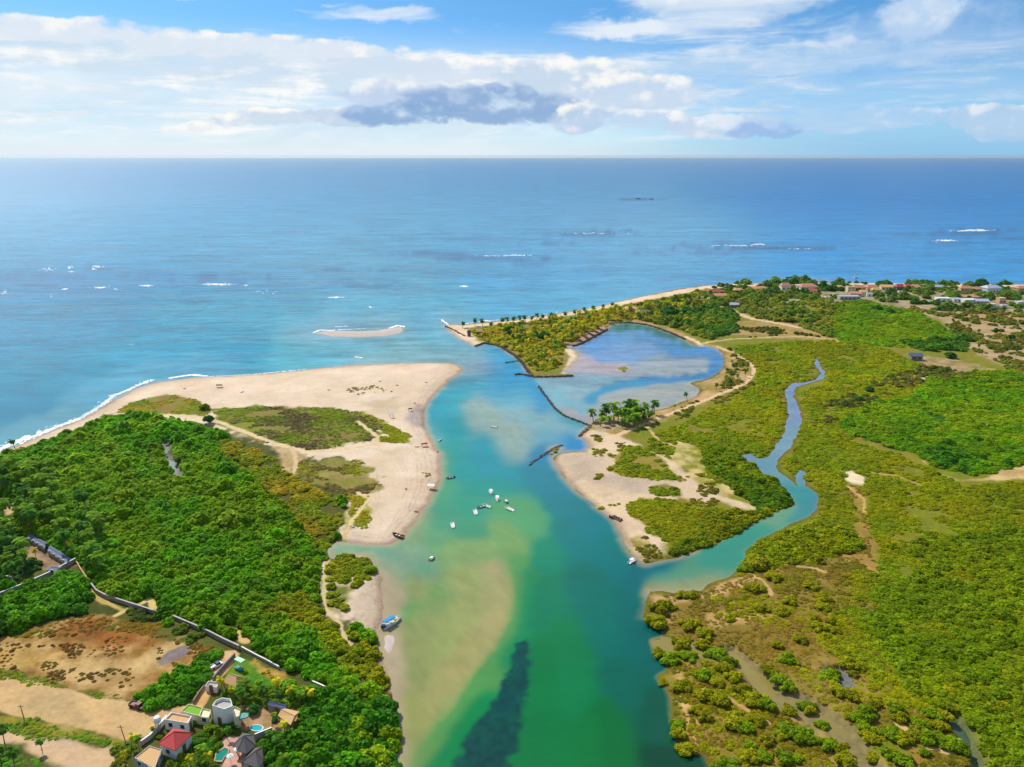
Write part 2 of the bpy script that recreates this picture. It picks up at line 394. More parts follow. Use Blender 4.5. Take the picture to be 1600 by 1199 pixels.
# land cover layers in painting order: (chart polygon, colour 1, colour 2, patch size m, edge raggedness m, edge softness m)
SANDC, SAND2 = (226,203,176), (214,188,158)
COVER = [
 # --- west spit
 ('A', None, SANDC, SAND2, 16, 0, 1),
 ([(585,625),(620,622),(625,636),(610,650),(585,640),(560,632)], (196,172,140), (206,184,154), 6, 4, 5, 0),
 ([(655,630),(664,640),(664,668),(650,664),(630,655),(640,645)], (178,160,150), (186,168,156), 8, 1, 2, 0),
 ([(600,700),(620,705),(612,725),(600,790),(585,835),(560,840),(575,800),(590,760)], (206,180,146), (216,192,160), 8, 5, 8, 0),
 # mangrove floor (mud, with canopy-gap shade put into its dark tone) and grass
 ([(-600,1000),(-200,840),(-60,790),(-10,745),(20,712),(80,690),(130,672),(160,650),(200,648),(250,652),(300,662),(345,672),(400,690),(435,706),(470,712),(480,718),(530,715),(575,735),(588,760),(560,772),(545,790),
   (540,815),(530,845),(513,853),(510,866),(503,880),(506,910),(512,950),(528,966),(560,972),(580,992),(589,1012),(599,1042),(608,1072),(617,1120),(622,1199),(628,1700),(-2500,1700)], (62,74,22), (92,92,34), 9, 3.0, 1.5, 0),
 ([(180,645),(205,630),(235,620),(270,618),(310,626),(330,640),(325,655),(280,650),(230,648)], (122,128,38), (140,110,56), 8, 3, 1.5, 0),
 ([(335,640),(400,636),(460,640),(520,638),(558,645),(585,656),(600,664),(590,680),(575,690),(545,694),(520,702),(480,706),(450,700),(410,690),(365,672),(340,662)], (122,128,36), (134,112,60), 8, 3.5, 1.5, 0),
 ([(563,648),(580,650),(600,660),(625,672),(642,682),(640,692),(615,692),(590,690),(585,683),(610,682),(590,672),(572,660)], (132,142,20), (150,142,40), 6, 1.5, 1.0, 0),
 ([(470,722),(520,718),(560,722),(585,745),(588,765),(575,775),(560,770),(530,765),(490,755),(455,740)], (124,122,44), (150,130,70), 6, 3, 1.5, 0),
 ([(430,700),(470,706),(475,718),(455,735),(460,742),(450,742),(440,720)], (196,168,122), (168,140,92), 4, 2, 1.5, 0),
 ([(548,800),(575,795),(580,810),(570,822),(552,818)], (140,140,50), (160,150,80), 4, 1.5, 1, 0),
 ([(548,778),(572,776),(570,790),(555,790)], (140,140,60), (170,150,100), 4, 1.5, 1, 0),
 ([(527,845),(545,800),(560,790),(548,830),(540,846)], (196,176,130), (160,150,80), 4, 1.5, 1, 0),
 ([(510,868),(577,866),(584,885),(566,910),(542,936),(535,970),(512,950),(503,900)], (110,112,40), (200,182,140), 5, 1.5, 1, 0),
 ([(584,886),(602,905),(604,935),(602,960),(590,985),(580,990),(562,965),(545,945),(560,920)], (196,176,150), (206,184,158), 8, 1.5, 1, 0),
 # dry field, dirt yard, road
 ([(-200,1000),(0,1000),(50,985),(100,972),(150,962),(200,985),(255,1000),(300,1010),(335,1018),(320,1040),(280,1060),(230,1085),(195,1095),(150,1085),(90,1072),(0,1052),(-200,1000)], (138,98,40), (192,156,98), 4, 1.5, 1, 0),
 ([(80,985),(140,968),(230,1000),(250,1015),(180,1010),(100,1000)], (136,82,32), (160,100,40), 6, 3, 3, 0),
 ([(0,1010),(60,1008),(80,1030),(60,1050),(20,1055),(-100,1020)], (188,158,96), (170,134,70), 6, 3, 3, 0),
 ([(150,1035),(215,1030),(245,1010),(280,1000),(300,1010),(280,1035),(230,1060),(190,1085),(140,1078),(110,1055)], (198,166,110), (164,130,76), 5, 3, 2, 0),
 ([(244,1036),(262,1020),(288,1010),(300,1014),(294,1026),(270,1038),(250,1044)], (128,112,108), (136,122,116), 3, 0.4, 0.4, 0),
 ([(-600,960),(-200,1020),(0,1055),(70,1072),(140,1088),(200,1100),(215,1106),(262,1108),(290,1106),(262,1128),(238,1155),(190,1160),(100,1140),(30,1122),(-200,1080),(-600,1040)], (206,170,118), (194,158,108), 8, 0.8, 0.5, 0),
 ([(0,1120),(60,1128),(130,1140),(190,1160),(200,1170),(150,1165),(80,1152),(20,1138),(-200,1100),(-200,1080)], (116,120,30), (142,128,40), 5, 0.8, 0.6, 0),
 ([(-300,1130),(0,1140),(60,1156),(110,1158),(170,1172),(200,1182),(190,1215),(140,1215),(70,1185),(20,1165),(-300,1160)], (206,172,126), (196,164,130), 6, 1.2, 1, 0),
 ([(60,1080),(110,1090),(140,1110),(130,1135),(80,1128),(40,1112)], (176,148,102), (190,160,112), 5, 2, 3, 0),
 # house yards
 ([(345,1020),(368,1018),(375,1024),(345,1065),(315,1110),(300,1108),(262,1128),(290,1100),(322,1060)], (204,160,100), (212,172,120), 5, 0.3, 0.3, 0),
 ([(375,1030),(400,1036),(435,1060),(450,1075),(420,1082),(395,1075),(370,1068),(350,1062)], (70,124,16), (98,132,24), 6, 0.4, 0.4, 0),
 ([(398,1030),(430,1048),(460,1075),(470,1090),(440,1080),(410,1058),(390,1040)], (160,128,48), (196,158,80), 3, 1.4, 1, 0),
 ([(350,1150),(372,1154),(385,1185),(372,1215),(345,1215),(352,1185),(344,1165)], (204,160,140), (196,150,132), 4, 0.3, 0.3, 0),
 ([(385,1100),(470,1104),(475,1130),(430,1150),(380,1140)], (190,150,110), (150,122,80), 4, 0.6, 0.6, 0),
 ([(40,838),(60,850),(110,875),(128,880),(110,890),(70,895),(40,880)], (176,140,104), (120,100,80), 3, 1, 1, 0),
 # --- east side
 ('B', None, (116,122,26), (130,120,36), 12, 0, 1),
 # headland
 ([(690,506),(722,507),(800,500),(900,485),(1000,463),(1110,444),(1250,441),(2600,447),(2600,470),(1600,452),(1250,446),(1110,451),(1000,472),(900,492),(800,506),(730,512),(745,530),(790,545),(770,538),(742,541),(719,530)], (226,200,170), (214,184,150), 12, 2, 1.5, 0),
 ([(735,518),(800,508),(900,494),(1000,474),(1110,452),(1110,470),(1060,500),(1000,498),(950,505),(905,535),(880,542),(900,560),(880,575),(838,582),(825,565),(800,545),(765,535)], (116,120,34), (146,128,60), 12, 3, 2, 0),
 ([(893,540),(910,536),(950,514),(944,507),(918,518),(895,528),(880,538)], (172,144,118), (150,124,96), 5, 1.5, 1, 0),
 ([(880,545),(896,541),(905,550),(906,560),(896,572),(890,582),(876,583),(886,566),(892,556)], (228,204,170), (216,190,156), 5, 1, 1, 0),
 ([(765,536),(786,545),(807,559),(824,580),(833,588),(826,588),(812,572),(800,556),(780,545)], (186,150,118), (160,128,104), 4, 1, 1, 0),
 ([(833,584),(895,583),(895,588),(833,590)], (176,146,112), (140,122,80), 4, 1, 1, 0),
 # round the pond
 ([(945,512),(952,503),(1000,500),(1050,512),(1075,524),(1095,535),(1140,545),(1148,560),(1140,580),(1120,598),(1100,608),(1078,600),(1100,594),(1126,580),(1131,566),(1128,553),(1090,541),(1050,523),(1010,509),(960,508)], (184,150,108), (140,124,60), 6, 1.5, 1, 0),
 ([(1050,515),(1080,530),(1150,548),(1175,565),(1180,582),(1160,605),(1110,625),(1060,648),(1010,665),(985,668),(960,690),(935,672),(922,664),(950,650),(985,646),(1021,642),(1068,628),(1100,606),(1135,580),(1145,560),(1090,541)], (150,128,56), (188,152,104), 8, 2, 2, 0),
 ([(922,664),(950,652),(985,648),(1010,650),(990,664),(965,672),(940,672)], (186,158,128), (150,130,80), 4, 2, 1, 0),
 # sandy point east of the river
 ([(905,678),(925,668),(950,676),(985,690),(1005,700),(1035,712),(1060,725),(1085,748),(1100,762),(1135,768),(1160,780),(1190,792),(1180,797),(1150,792),(1120,782),(1095,790),(1060,775),(1040,790),(1010,800),
   (985,808),(1020,822),(1045,845),(1035,860),(1008,882),(990,868),(974,842),(965,820),(945,805),(922,783),(890,756),(864,716),(880,706),(915,704)], (214,188,152), (200,172,142), 9, 1.5, 1.5, 0),
 ([(870,712),(905,706),(930,705),(950,735),(1000,745),(1060,755),(1040,765),(990,770),(940,762),(915,745),(890,752)], (184,162,138), (196,172,146), 9, 2, 3, 0),
 ([(975,700),(1000,698),(1020,708),(1040,722),(1045,735),(1060,745),(1070,752),(1030,752),(990,748),(955,738),(948,732),(965,728),(962,715)], (128,122,36), (148,128,56), 5, 1.5, 1, 0),
 ([(1018,762),(1040,758),(1060,765),(1065,775),(1035,776),(1020,772)], (120,120,34), (140,124,50), 5, 0.8, 0.8, 0),
 ([(975,790),(1000,780),(1040,782),(1080,790),(1110,800),(1180,798),(1150,835),(1090,860),(1055,868),(1050,850),(1010,828),(1005,812),(985,800)], (122,120,28), (140,120,46), 7, 1.5, 1, 0),
 ([(1050,825),(1080,822),(1095,840),(1075,862),(1050,860),(1045,840)], (146,112,66), (150,124,60), 5, 2, 2, 0),
 ([(985,838),(1005,836),(1020,850),(1040,868),(1020,876),(1000,868)], (130,116,40), (190,160,110), 4, 1, 1, 0),
 ([(1060,690),(1090,700),(1110,735),(1140,760),(1190,790),(1180,795),(1130,775),(1090,755),(1050,720),(1020,700)], (128,128,24), (200,176,120), 4, 2, 1, 0),
 # green woods of the flats
 ([(1303,476),(1350,470),(1397,482),(1444,495),(1475,514),(1506,532),(1509,548),(1444,545),(1381,542),(1319,539),(1303,526)], (50,90,16), (66,96,20), 9, 4, 2, 0),
 ([(1457,593),(1540,580),(1600,583),(2600,600),(2600,760),(1600,724),(1567,737),(1521,745),(1463,732),(1441,713),(1393,700),(1353,689),(1308,665),(1327,647),(1367,631),(1420,623)], (46,84,14), (64,94,20), 9, 4, 2, 0),
 # dry ground to the north-east
 ([(1135,505),(1200,500),(1260,505),(1310,530),(1380,545),(1250,530),(1180,528),(1140,525)], (146,126,62), (168,140,84), 8, 3, 2, 0),
 ([(1400,484),(1470,500),(1510,545),(1600,590),(2600,620),(2600,490),(1600,492),(1500,482)], (158,134,86), (186,156,120), 10, 3, 3, 0),
 ([(1100,452),(1300,448),(2600,452),(2600,492),(1480,488),(1300,474),(1150,495),(1060,490),(1060,470)], (120,118,66), (170,150,116), 9, 2, 2, 0),
 ([(1400,555),(1470,560),(1520,570),(1600,590),(1620,600),(1540,582),(1470,585),(1430,605),(1410,595),(1440,580),(1380,560)], (176,148,108), (130,118,60), 6, 3, 2, 0),
 ([(1413,592),(1428,588),(1446,592),(1425,600)], (232,216,180), (220,200,160), 4, 1, 1, 0),
 ([(1330,638),(1345,628),(1368,620),(1388,606),(1395,612),(1415,625),(1380,632),(1350,645),(1300,660),(1295,652)], (190,160,116), (140,124,60), 5, 2, 1, 0),
 ([(1315,740),(1330,736),(1350,746),(1348,758),(1332,756),(1318,748)], (230,212,176), (220,200,160), 4, 0.8, 0.8, 0),
 ([(1443,722),(1460,738),(1500,752),(1540,748),(1567,737),(1600,728),(1640,728),(1640,752),(1590,750),(1525,755),(1490,752),(1455,742)], (206,176,122), (180,150,96), 5, 1.2, 1, 0),
 ([(1325,756),(1340,760),(1355,780),(1350,800),(1358,830),(1372,860),(1372,900),(1330,890),(1290,870),(1330,850),(1340,810)], (146,112,52), (162,128,64), 6, 3, 3, 0),
 # mud flats by the river, lower right
 ([(1014,926),(1093,925),(1145,902),(1175,895),(1200,890),(1300,860),(1330,900),(1300,950),(1260,985),(1240,1010),(1180,1035),(1110,1015),(1060,1000),(1040,985),(1028,972)], (126,108,40), (140,112,50), 5, 3, 2, 0),
 ([(1014,926),(1040,926),(1093,925),(1145,902),(1170,893),(1185,900),(1160,915),(1130,925),(1090,938),(1050,945),(1060,965),(1045,975),(1028,950)], (186,150,96), (172,140,92), 5, 1.2, 1, 0),
 ([(1110,958),(1150,952),(1200,958),(1215,968),(1180,972),(1140,975),(1115,982),(1105,970)], (178,144,84), (160,128,72), 4, 1.5, 1, 0),
 ([(1050,1025),(1110,1035),(1150,1050),(1200,1100),(1260,1145),(1320,1199),(1350,1260),(1130,1260),(1105,1199),(1060,1150),(1050,1090),(1040,1060)], (118,110,32), (148,124,56), 6, 2, 2, 0),
 ([(1056,1040),(1066,1045),(1075,1080),(1078,1110),(1092,1140),(1100,1170),(1090,1172),(1075,1140),(1064,1105),(1060,1070)], (206,164,104), (190,150,90), 3, 1, 1, 0),
 ([(1120,1010),(1180,1035),(1250,1010),(1330,1030),(1400,1060),(1430,1090),(1480,1110),(1500,1135),(1440,1125),(1380,1130),(1330,1140),(1260,1095),(1180,1050)], (122,106,36), (146,122,54), 6, 3, 2, 0),
 ([(1150,1045),(1200,1062),(1300,1110),(1370,1180),(1420,1260),(1320,1260),(1260,1150),(1170,1080)], (150,126,64), (160,136,72), 6, 2, 2, 0),
 ([(1440,1160),(1480,1165),(1520,1180),(1560,1230),(1400,1230),(1420,1180)], (150,116,52), (130,104,40), 6, 2, 2, 0),
]
TRAILS = [ # (chart line, width m, colour)
 ([(180,646),(215,648),(260,650),(300,652),(335,658),(365,670),(400,684),(440,697),(480,707),(520,707),(560,700),(600,692)], 2.4, (216,190,146)),
 ([(300,655),(340,662),(380,676),(420,692)], 1.3, (214,190,140)),
 ([(455,700),(462,715),(462,730),(458,742)], 1.8, (208,180,136)),
 ([(290,655),(292,664)], 1.0, (190,160,120)),
 ([(512,872),(506,895),(509,915),(506,935),(512,958),(525,968),(535,985),(548,1005)], 1.3, (204,180,134)),
 ([(560,660),(575,672),(590,684),(588,694)], 2.0, (214,188,146)),
 ([(560,770),(575,780),(565,795),(548,815),(538,838)], 1.3, (214,190,130)),
 ([(1145,490),(1180,500),(1215,506),(1250,513)], 5.0, (216,186,146)),
 ([(1100,535),(1140,531),(1190,529),(1250,526),(1300,532),(1330,540)], 2.0, (206,178,130)),
 ([(1122,541),(1150,552),(1174,568),(1180,580),(1165,600),(1120,618),(1060,641),(1015,660),(985,672),(960,682)], 2.2, (214,182,140)),
 ([(1060,478),(1085,474),(1130,484)], 3.5, (200,184,130)),
 ([(1070,525),(1090,533),(1098,540)], 2.5, (222,196,160)),
 ([(1170,893),(1192,905),(1203,920),(1205,930)], 1.0, (186,156,100)),
 ([(1245,885),(1270,888),(1290,895)], 1.0, (190,160,100)),
 ([(1360,740),(1400,745),(1440,760)], 1.5, (176,150,80)),
 ([(1326,760),(1350,780),(1352,800)], 1.4, (190,160,90)),
 ([(1400,1130),(1425,1150),(1450,1172),(1485,1178)], 1.3, (206,170,110)),
 ([(1100,1075),(1130,1085),(1160,1105),(1200,1130)], 1.0, (190,150,90)),
 ([(180,964),(235,938),(240,948),(243,955)], 1.6, (206,180,110)),
 ([(360,982),(375,992),(385,1003)], 2.2, (212,176,110)),
 ([(130,905),(150,935),(190,955)], 1.5, (190,160,90)),
 ([(1010,668),(1030,690),(1060,700)], 1.5, (200,170,110)),
 ([(0,780),(18,800),(10,820)], 3.0, (196,160,120)),
 ([(1225,880),(1255,886)], 0.8, (190,160,100)),
]
def colourise(x, y, s, a, b):
    n = len(x)
    col = np.zeros((n, 3))
    isA = (a > b)
    rg_cache = {}
    for row in COVER:
        reg, poly, c1, c2, size, rag, soft = row if len(row) == 7 and isinstance(row[0], str) else (None,) + row[:6]
        if reg is not None:
            m = isA if reg == 'A' else ~isA
            k = np.nonzero(m)[0]; al = 1.0
        else:
            w = GP(poly, 1.0)
            d = sdf(x, y, w, 12.0)
            k = np.nonzero(d > -11.9)[0]
            if len(k) == 0: continue
            r = (fbm(x[k], y[k], 6.0, 21, 4) - 0.5) * 2 * rag * 1.6 + (fbm(x[k], y[k], 1.6, 22, 2) - 0.5) * rag * 0.8
            al = sstep(d[k] + r, -soft, soft)[:, None]
        t = fbm(x[k], y[k], size, 31, 4)
        t = np.clip((t - 0.5) * 2.6 + 0.5, 0, 1)[:, None]
        c = A(c1) * (1 - t) + A(c2) * t
        col[k] = col[k] * (1 - al) + c * al
    for line, wd, c in TRAILS:
        w = GP(line, 1.0)
        d = ldist(x, y, w, 14.0) + (fbm(x, y, 3.0, 41, 2) - 0.5) * wd * 0.9
        al = sstep(-d, -wd * 0.75, -wd * 0.35)[:, None]
        col = col * (1 - al) + A(c) * al
    # damp sand at the water's edge
    wet = (sstep(-s, -2.8, -0.4) * 0.42 + sstep(-s + (fbm(x, y, 8.0, 43, 2) - 0.5) * 3, -11.0, -2.0) * 0.16 * isA * (a > b))[:, None]
    col = col * (1 - wet * np.array([0.75, 0.85, 0.9]))
    # wrack and tide lines along the western beach, tyre tracks over the open sand
    k = np.nonzero(isA & (s > 0) & (s < 16))[0]
    wob = (fbm(x[k], y[k], 12.0, 44, 3) - 0.5) * 4.0; br = sstep(fbm(x[k], y[k], 3.0, 45, 3), 0.38, 0.6)
    for s0, wd, st in ((3.2, 0.35, 0.20), (5.4, 0.45, 0.13), (9.0, 0.5, 0.10)):
        col[k] *= (1 - st * np.exp(-((s[k] - s0 - wob) / wd) ** 2) * br)[:, None]
    for tr in ([(560,700),(600,705),(625,720),(640,750),(630,790),(610,825)], [(600,690),(640,700),(655,725),(655,760),(640,795)], [(330,628),(420,620),(520,615),(600,606),(680,590)], [(430,612),(520,604),(600,594),(690,582)], [(585,735),(590,780),(575,820),(560,838)], [(640,655),(610,640),(560,630),(470,632)]):
        w = GP(tr, 1.0)
        dd = ldist(x, y, w, 6.0)
        al = (np.exp(-((dd - 0.75) / 0.28) ** 2) * 0.13 * sstep(fbm(x, y, 5.0, 46, 2), 0.3, 0.55))[:, None]
        col = col * (1 - al)
    for bi, bw in enumerate(wBars):
        d = sdf(x, y, bw, 10.0)
        al = sstep(d, -3, 0)[:, None]
        col = col * (1 - al) + A((128, 124, 50) if bi < 2 else (196, 180, 170)) * al
    for w, c in ((wLake, (150,150,140)), (wM1, (150,134,84)), (wM2, (120,124,120)), (wM3, (110,116,70))):
        d = sdf(x, y, w, 6.0)
        al = sstep(d, -1.5, 0)[:, None]
        col = col * (1 - al) + A(c) * 0.8 * al
    return col

def build_sheets():
    U_MAX = 0.98
    # ---- ground
    pys = np.concatenate([np.arange(1640, 1199, -6.0), np.arange(1199, 700, -1.55), np.arange(700, 438, -1.25)])
    rows = rows_for(pys)
    x, y = polar_grid(0.00135, U_MAX, rows)
    nr, nc = x.shape
    xf, yf = x.ravel(), y.ravel()
    # cheap cull first on a coarse copy
    s, a, b = shore(xf, yf)
    keepv = s > -14
    fc = grid_faces(nr, nc)
    fc = fc[keepv[fc].any(1)]
    used = np.zeros(nr * nc, bool); used[fc.ravel()] = True
    idx = np.cumsum(used) - 1
    fc = idx[fc]
    xf, yf, s, a, b = xf[used], yf[used], s[used], a[used], b[used]
    h = ground_h(xf, yf, s)
    col = colourise(xf, yf, s, a, b)
    h += np.where(s > 3, (fbm(xf, yf, 9.0, 51, 3) - 0.5) * 0.5 * np.clip((s - 3) / 8, 0, 1), 0)
    me = mesh_from('ground', np.stack([xf, yf, h], 1), fc[:, ::-1] if False else fc, ground_mat())
    set_color(me, 'alb', col)
    o = bpy.data.objects.new('ground', me); C.objects.link(o); o['kind'] = 'structure'
    for p in (me,): me.polygons.foreach_set('use_smooth', np.ones(len(me.polygons), bool))
    print('ground', len(xf), time.time() - T0)
    # ---- water
    offs = np.geomspace(5.2, 200, 70)       # rows near the horizon, pixels under it
    pys = np.concatenate([np.arange(1640, 1199, -8.0), np.arange(1199, 442, -2.3), (242 + offs[::-1])])
    rows = rows_for(pys)
    rows = np.concatenate([rows, [36000.0]])
    x, y = polar_grid(0.0026, U_MAX, rows)
    nr, nc = x.shape
    # close the sheet behind the camera's near edge
    xf, yf = x.ravel(), y.ravel()
    lim = 40000.0
    xf = np.clip(xf, -lim, lim)
    s, a, b = shore(xf, yf)
    fc = grid_faces(nr, nc)
    near_w = sdf(xf, yf, wLake, 12.0) > -6
    for w in (wM1, wM2, wM3): near_w |= sdf(xf, yf, w, 12.0) > -6
    keep = ((s[fc] < 6).any(1)) | near_w[fc].any(1)
    fc = fc[keep]
    used = np.zeros(nr * nc, bool); used[fc.ravel()] = True
    idx = np.cumsum(used) - 1
    fc = idx[fc]
    xf, yf, s = xf[used], yf[used], s[used]
    col = water_colour(xf, yf, s)
    me = mesh_from('water', np.stack([xf, yf, np.zeros(len(xf))], 1), fc, water_mat())
    set_color(me, 'alb', col)
    o = bpy.data.objects.new('water', me); C.objects.link(o); o['kind'] = 'structure'
    print('water', len(xf), time.time() - T0)

# ---- water colour: bottom and depth from the air, with sky sheen and reflection put in
WPTS = []
def wl(c, *pts, step=14):
    for i in range(len(pts)):
        WPTS.append((pts[i][0], pts[i][1], c))
        if i + 1 < len(pts):
            (x0, y0), (x1, y1) = pts[i], pts[i + 1]
            n = int(math.hypot(x1 - x0, y1 - y0) / step)
            for j in range(1, n): WPTS.append((x0 + (x1 - x0) * j / n, y0 + (y1 - y0) * j / n, c))
# sea
wl((10,112,165), (-200,270), (1800,270), step=100)
wl((60,142,182), (-200,320), (500,320), step=100); wl((0,116,180), (1200,320), (1800,320), step=100); wl((80,146,180), (600,320), (1000,320), step=100)  # left and centre paler, sky sheen put into the sea colour
wl((60,150,184), (-200,380), (700,380), step=90); wl((0,130,184), (1250,385), (1800,385), step=90); wl((70,150,184), (750,385), (1150,385), step=80)
wl((26,120,162), (-100,440), (300,430), step=80); wl((50,128,160), (350,440), (700,430), step=80); wl((44,138,184), (750,430), (1100,425), step=80); wl((20,140,196), (1200,425), (1700,430), step=80)
wl((20,128,160), (-100,510), (200,500), step=60); wl((46,140,160), (260,490), (480,490), step=60); wl((70,156,176), (550,480), (700,470), step=50); wl((70,156,186), (760,480), (900,465), (1000,445), step=40)
wl((8,128,152), (-100,600), (0,600), (150,560), step=60); wl((24,134,158), (200,540), (400,540), step=60); wl((6,120,146), (-80,680), (60,630), step=40)
wl((80,150,170), (150,630), (230,590), (330,575), step=30); wl((90,150,164), (0,695), (90,655), step=30)
wl((70,160,170), (450,550), (600,540)); wl((84,166,172), (640,530), (700,520)); wl((110,165,160), (600,545), (700,545), (740,555)); wl((60,150,180), (660,500), (680,530), (720,540))
wl((130,160,160), (560,560), (640,556), (700,560), (735,566)); wl((150,160,170), (735,575), (750,570)); wl((120,160,170), (480,530), (640,524))
wl((140,160,165), (690,510), (705,528), (725,538))
# inlet and river
wl((40,146,186), (770,560), (790,575), (810,595), (830,610)); wl((30,140,160), (775,548), (800,560)); wl((20,132,176), (780,600), (800,590))
wl((50,156,166), (735,600), (720,620), (690,640)); wl((34,146,156), (690,630), (680,655), (690,670)); wl((90,160,150), (672,670), (684,690))
wl((24,144,146), (710,660), (705,700), (715,740)); wl((18,140,150), (760,690), (760,740), (800,745)); wl((0,126,140), (830,740), (860,745), (880,770))
wl((150,168,150), (748,632), (775,655), (800,672), (820,690)); wl((136,160,146), (740,640), (790,680), (815,705)); wl((100,160,170), (780,625), (820,622)); wl((130,168,168), (790,648), (850,655), (880,668), (900,675))
wl((100,156,166), (830,690), (850,680), (880,690)); wl((24,130,170), (845,640), (850,615)); wl((60,150,176), (770,590), (760,610), (800,615)); wl((20,126,176), (885,690), (905,697), (895,700), step=6)
wl((34,140,160), (880,650), (910,668)); wl((14,120,156), (838,712), (856,702), step=8)
wl((80,156,110), (697,700), (700,740), (690,775)); wl((70,152,116), (700,790), (680,820)); wl((130,160,110), (665,810), (650,835)); wl((100,158,110), (672,830), (690,850))
wl((56,150,120), (720,780), (740,800)); wl((40,146,130), (740,760), (790,755)); wl((86,156,100), (790,790), (830,800), (840,830)); wl((120,160,92), (780,830), (810,850)); wl((70,150,110), (720,830), (750,830))
wl((0,122,126), (870,790), (900,800), (930,830)); wl((0,122,118), (880,830), (930,860), (980,885)); wl((20,134,100), (850,850), (845,880)); wl((0,120,112), (950,850), (975,870))
wl((130,160,96), (700,860), (760,860)); wl((168,160,110), (770,890), (785,910), (785,950), (765,990)); wl((150,164,96), (730,900), (720,960), (690,1010)); wl((160,158,96), (740,1000), (720,1040), (680,1090), (650,1150), (635,1199))
wl((144,152,92), (650,900), (660,950), (650,1010), (650,1060)); wl((176,160,126), (600,905), (612,940), (598,1000), (612,1040), (622,1100), (626,1180)); wl((168,158,124), (590,875), (640,885)); wl((134,162,126), (560,855), (600,860), (640,868)); wl((96,158,126), (580,862), (600,868), (640,885), (660,893), step=8)
wl((150,158,84), (640,1090), (640,1140)); wl((110,160,90), (640,960), (680,930))
wl((90,154,84), (806,880), (804,930), (795,980), (770,1030), (730,1080), (690,1130), (650,1180), (610,1240)); wl((36,136,84), (822,900), (824,960), (812,1000), (790,1030)); wl((34,134,76), (760,1095), (725,1135), (690,1185), (660,1225))
wl((6,122,88), (845,920), (840,970)); wl((6,122,68), (845,1010), (850,1080), (850,1150), (840,1220)); wl((28,126,74), (880,990), (895,1050), (900,1110)); wl((12,122,66), (870,1140), (880,1199), (880,1260)); wl((34,120,62), (920,1120), (925,1180))
wl((0,114,98), (910,900), (940,950), (955,1000)); wl((0,108,100), (980,930), (990,980), (1000,1020)); wl((0,104,86), (960,1050), (985,1090), (1010,1060)); wl((0,112,60), (940,1110), (960,1160), (960,1220)); wl((0,92,72), (1015,1080), (1030,1110), (1035,1150)); wl((0,78,58), (1030,1180), (1070,1199), (1090,1260)); wl((0,100,92), (1000,950), (1008,1000), (1022,1050))
wl((0,104,110), (995,892), (1000,915), step=8); wl((10,110,118), (1000,893), (1040,888), step=10); wl((0,96,90), (880,1500), (1100,1500), step=60); wl((20,120,60), (700,1400), (900,1400), step=60)
# creek
wl((80,150,122), (1030,903), (1080,900), (1110,895)); wl((150,152,104), (1020,918), (1080,915), (1110,905)); wl((60,146,122), (1110,880), (1150,858), (1190,832)); wl((110,156,118), (1200,810), (1235,795)); wl((56,140,134), (1245,805), (1262,780), (1240,760)); wl((96,150,150), (1220,745), (1200,732), (1190,722)); wl((120,150,160), (1225,700), (1240,670)); wl((122,142,166), (1240,650), (1236,625), (1240,603), (1285,590), (1276,565))
wl((70,130,140), (1262,795), (1276,780)); wl((110,140,160), (1255,750), (1170,714))
WPTS_P = []
_keep = WPTS; WPTS = WPTS_P
wl((92,142,186), (930,545), (960,525), (1000,518)); wl((80,136,186), (1010,525), (1060,535)); wl((64,128,182), (1060,550), (1100,548), (1122,556)); wl((110,148,186), (940,560), (990,555), (1010,545)); wl((60,122,110), (965,510), (1010,512), (1050,528), (1080,540), step=8)  # blue far part has the sky's reflection put into its colour
wl((176,158,156), (905,570), (940,572), (970,578)); wl((150,158,158), (980,585), (1010,575), (1050,572), (1095,570)); wl((60,124,166), (1118,575), (1090,590), (1040,593), (1005,593), step=8); wl((150,158,150), (1000,582), (1060,585), (1100,580))
wl((124,158,166), (860,600), (900,600), (950,595)); wl((118,164,172), (850,610), (880,625), (910,640)); wl((60,136,166), (925,622), (945,610), (975,602), (1010,598), step=7); wl((150,158,150), (940,622), (975,612), (1020,606), (1070,602), (1095,602), step=9); wl((130,158,160), (900,615), (930,605)); wl((158,156,142), (960,625), (1010,615), (1070,605), (1080,615)); wl((152,154,146), (930,645), (1000,635), (1060,625))
wl((158,154,150), (890,645), (915,655))
WPTS = _keep
SEAGRASS = [(807,1006),(822,1000),(826,1020),(825,1068),(817,1110),(805,1163),(792,1199),(770,1300),(690,1300),(712,1199),(722,1165),(738,1140),(760,1116),(778,1086),(793,1050)]
REEFS = [ (700,395,60,3,.3),(850,378,40,3,.4),(820,410,60,4,.3),(1180,386,90,4,.45),(960,362,40,3,.4),(1580,372,50,4,.35),(140,425,70,4,.3),(60,445,50,4,.3),(400,436,50,3,.4),(600,425,40,3,.25),(900,368,30,2,.4),(1500,366,90,3,.4), # dark patches in the sea (chart ellipse), strength
 (360,428,60,5,.5),(330,440,90,6,.35),(230,430,50,6,.3),(90,430,80,7,.3),(200,418,18,3,.5),(520,422,14,4,.5),(780,402,110,5,.4),(930,366,60,4,.45),(1130,384,70,5,.4),(1260,388,60,4,.4),(1540,362,80,4,.4),(1000,311,30,2,.5),
 (1010,392,60,4,.3),(640,398,60,4,.25),(1480,380,60,4,.3),(460,470,60,4,.2),(560,447,70,5,.25),(1110,396,50,3,.3),(700,372,120,5,.15),(300,470,70,5,.2),(860,700,34,10,.0)]
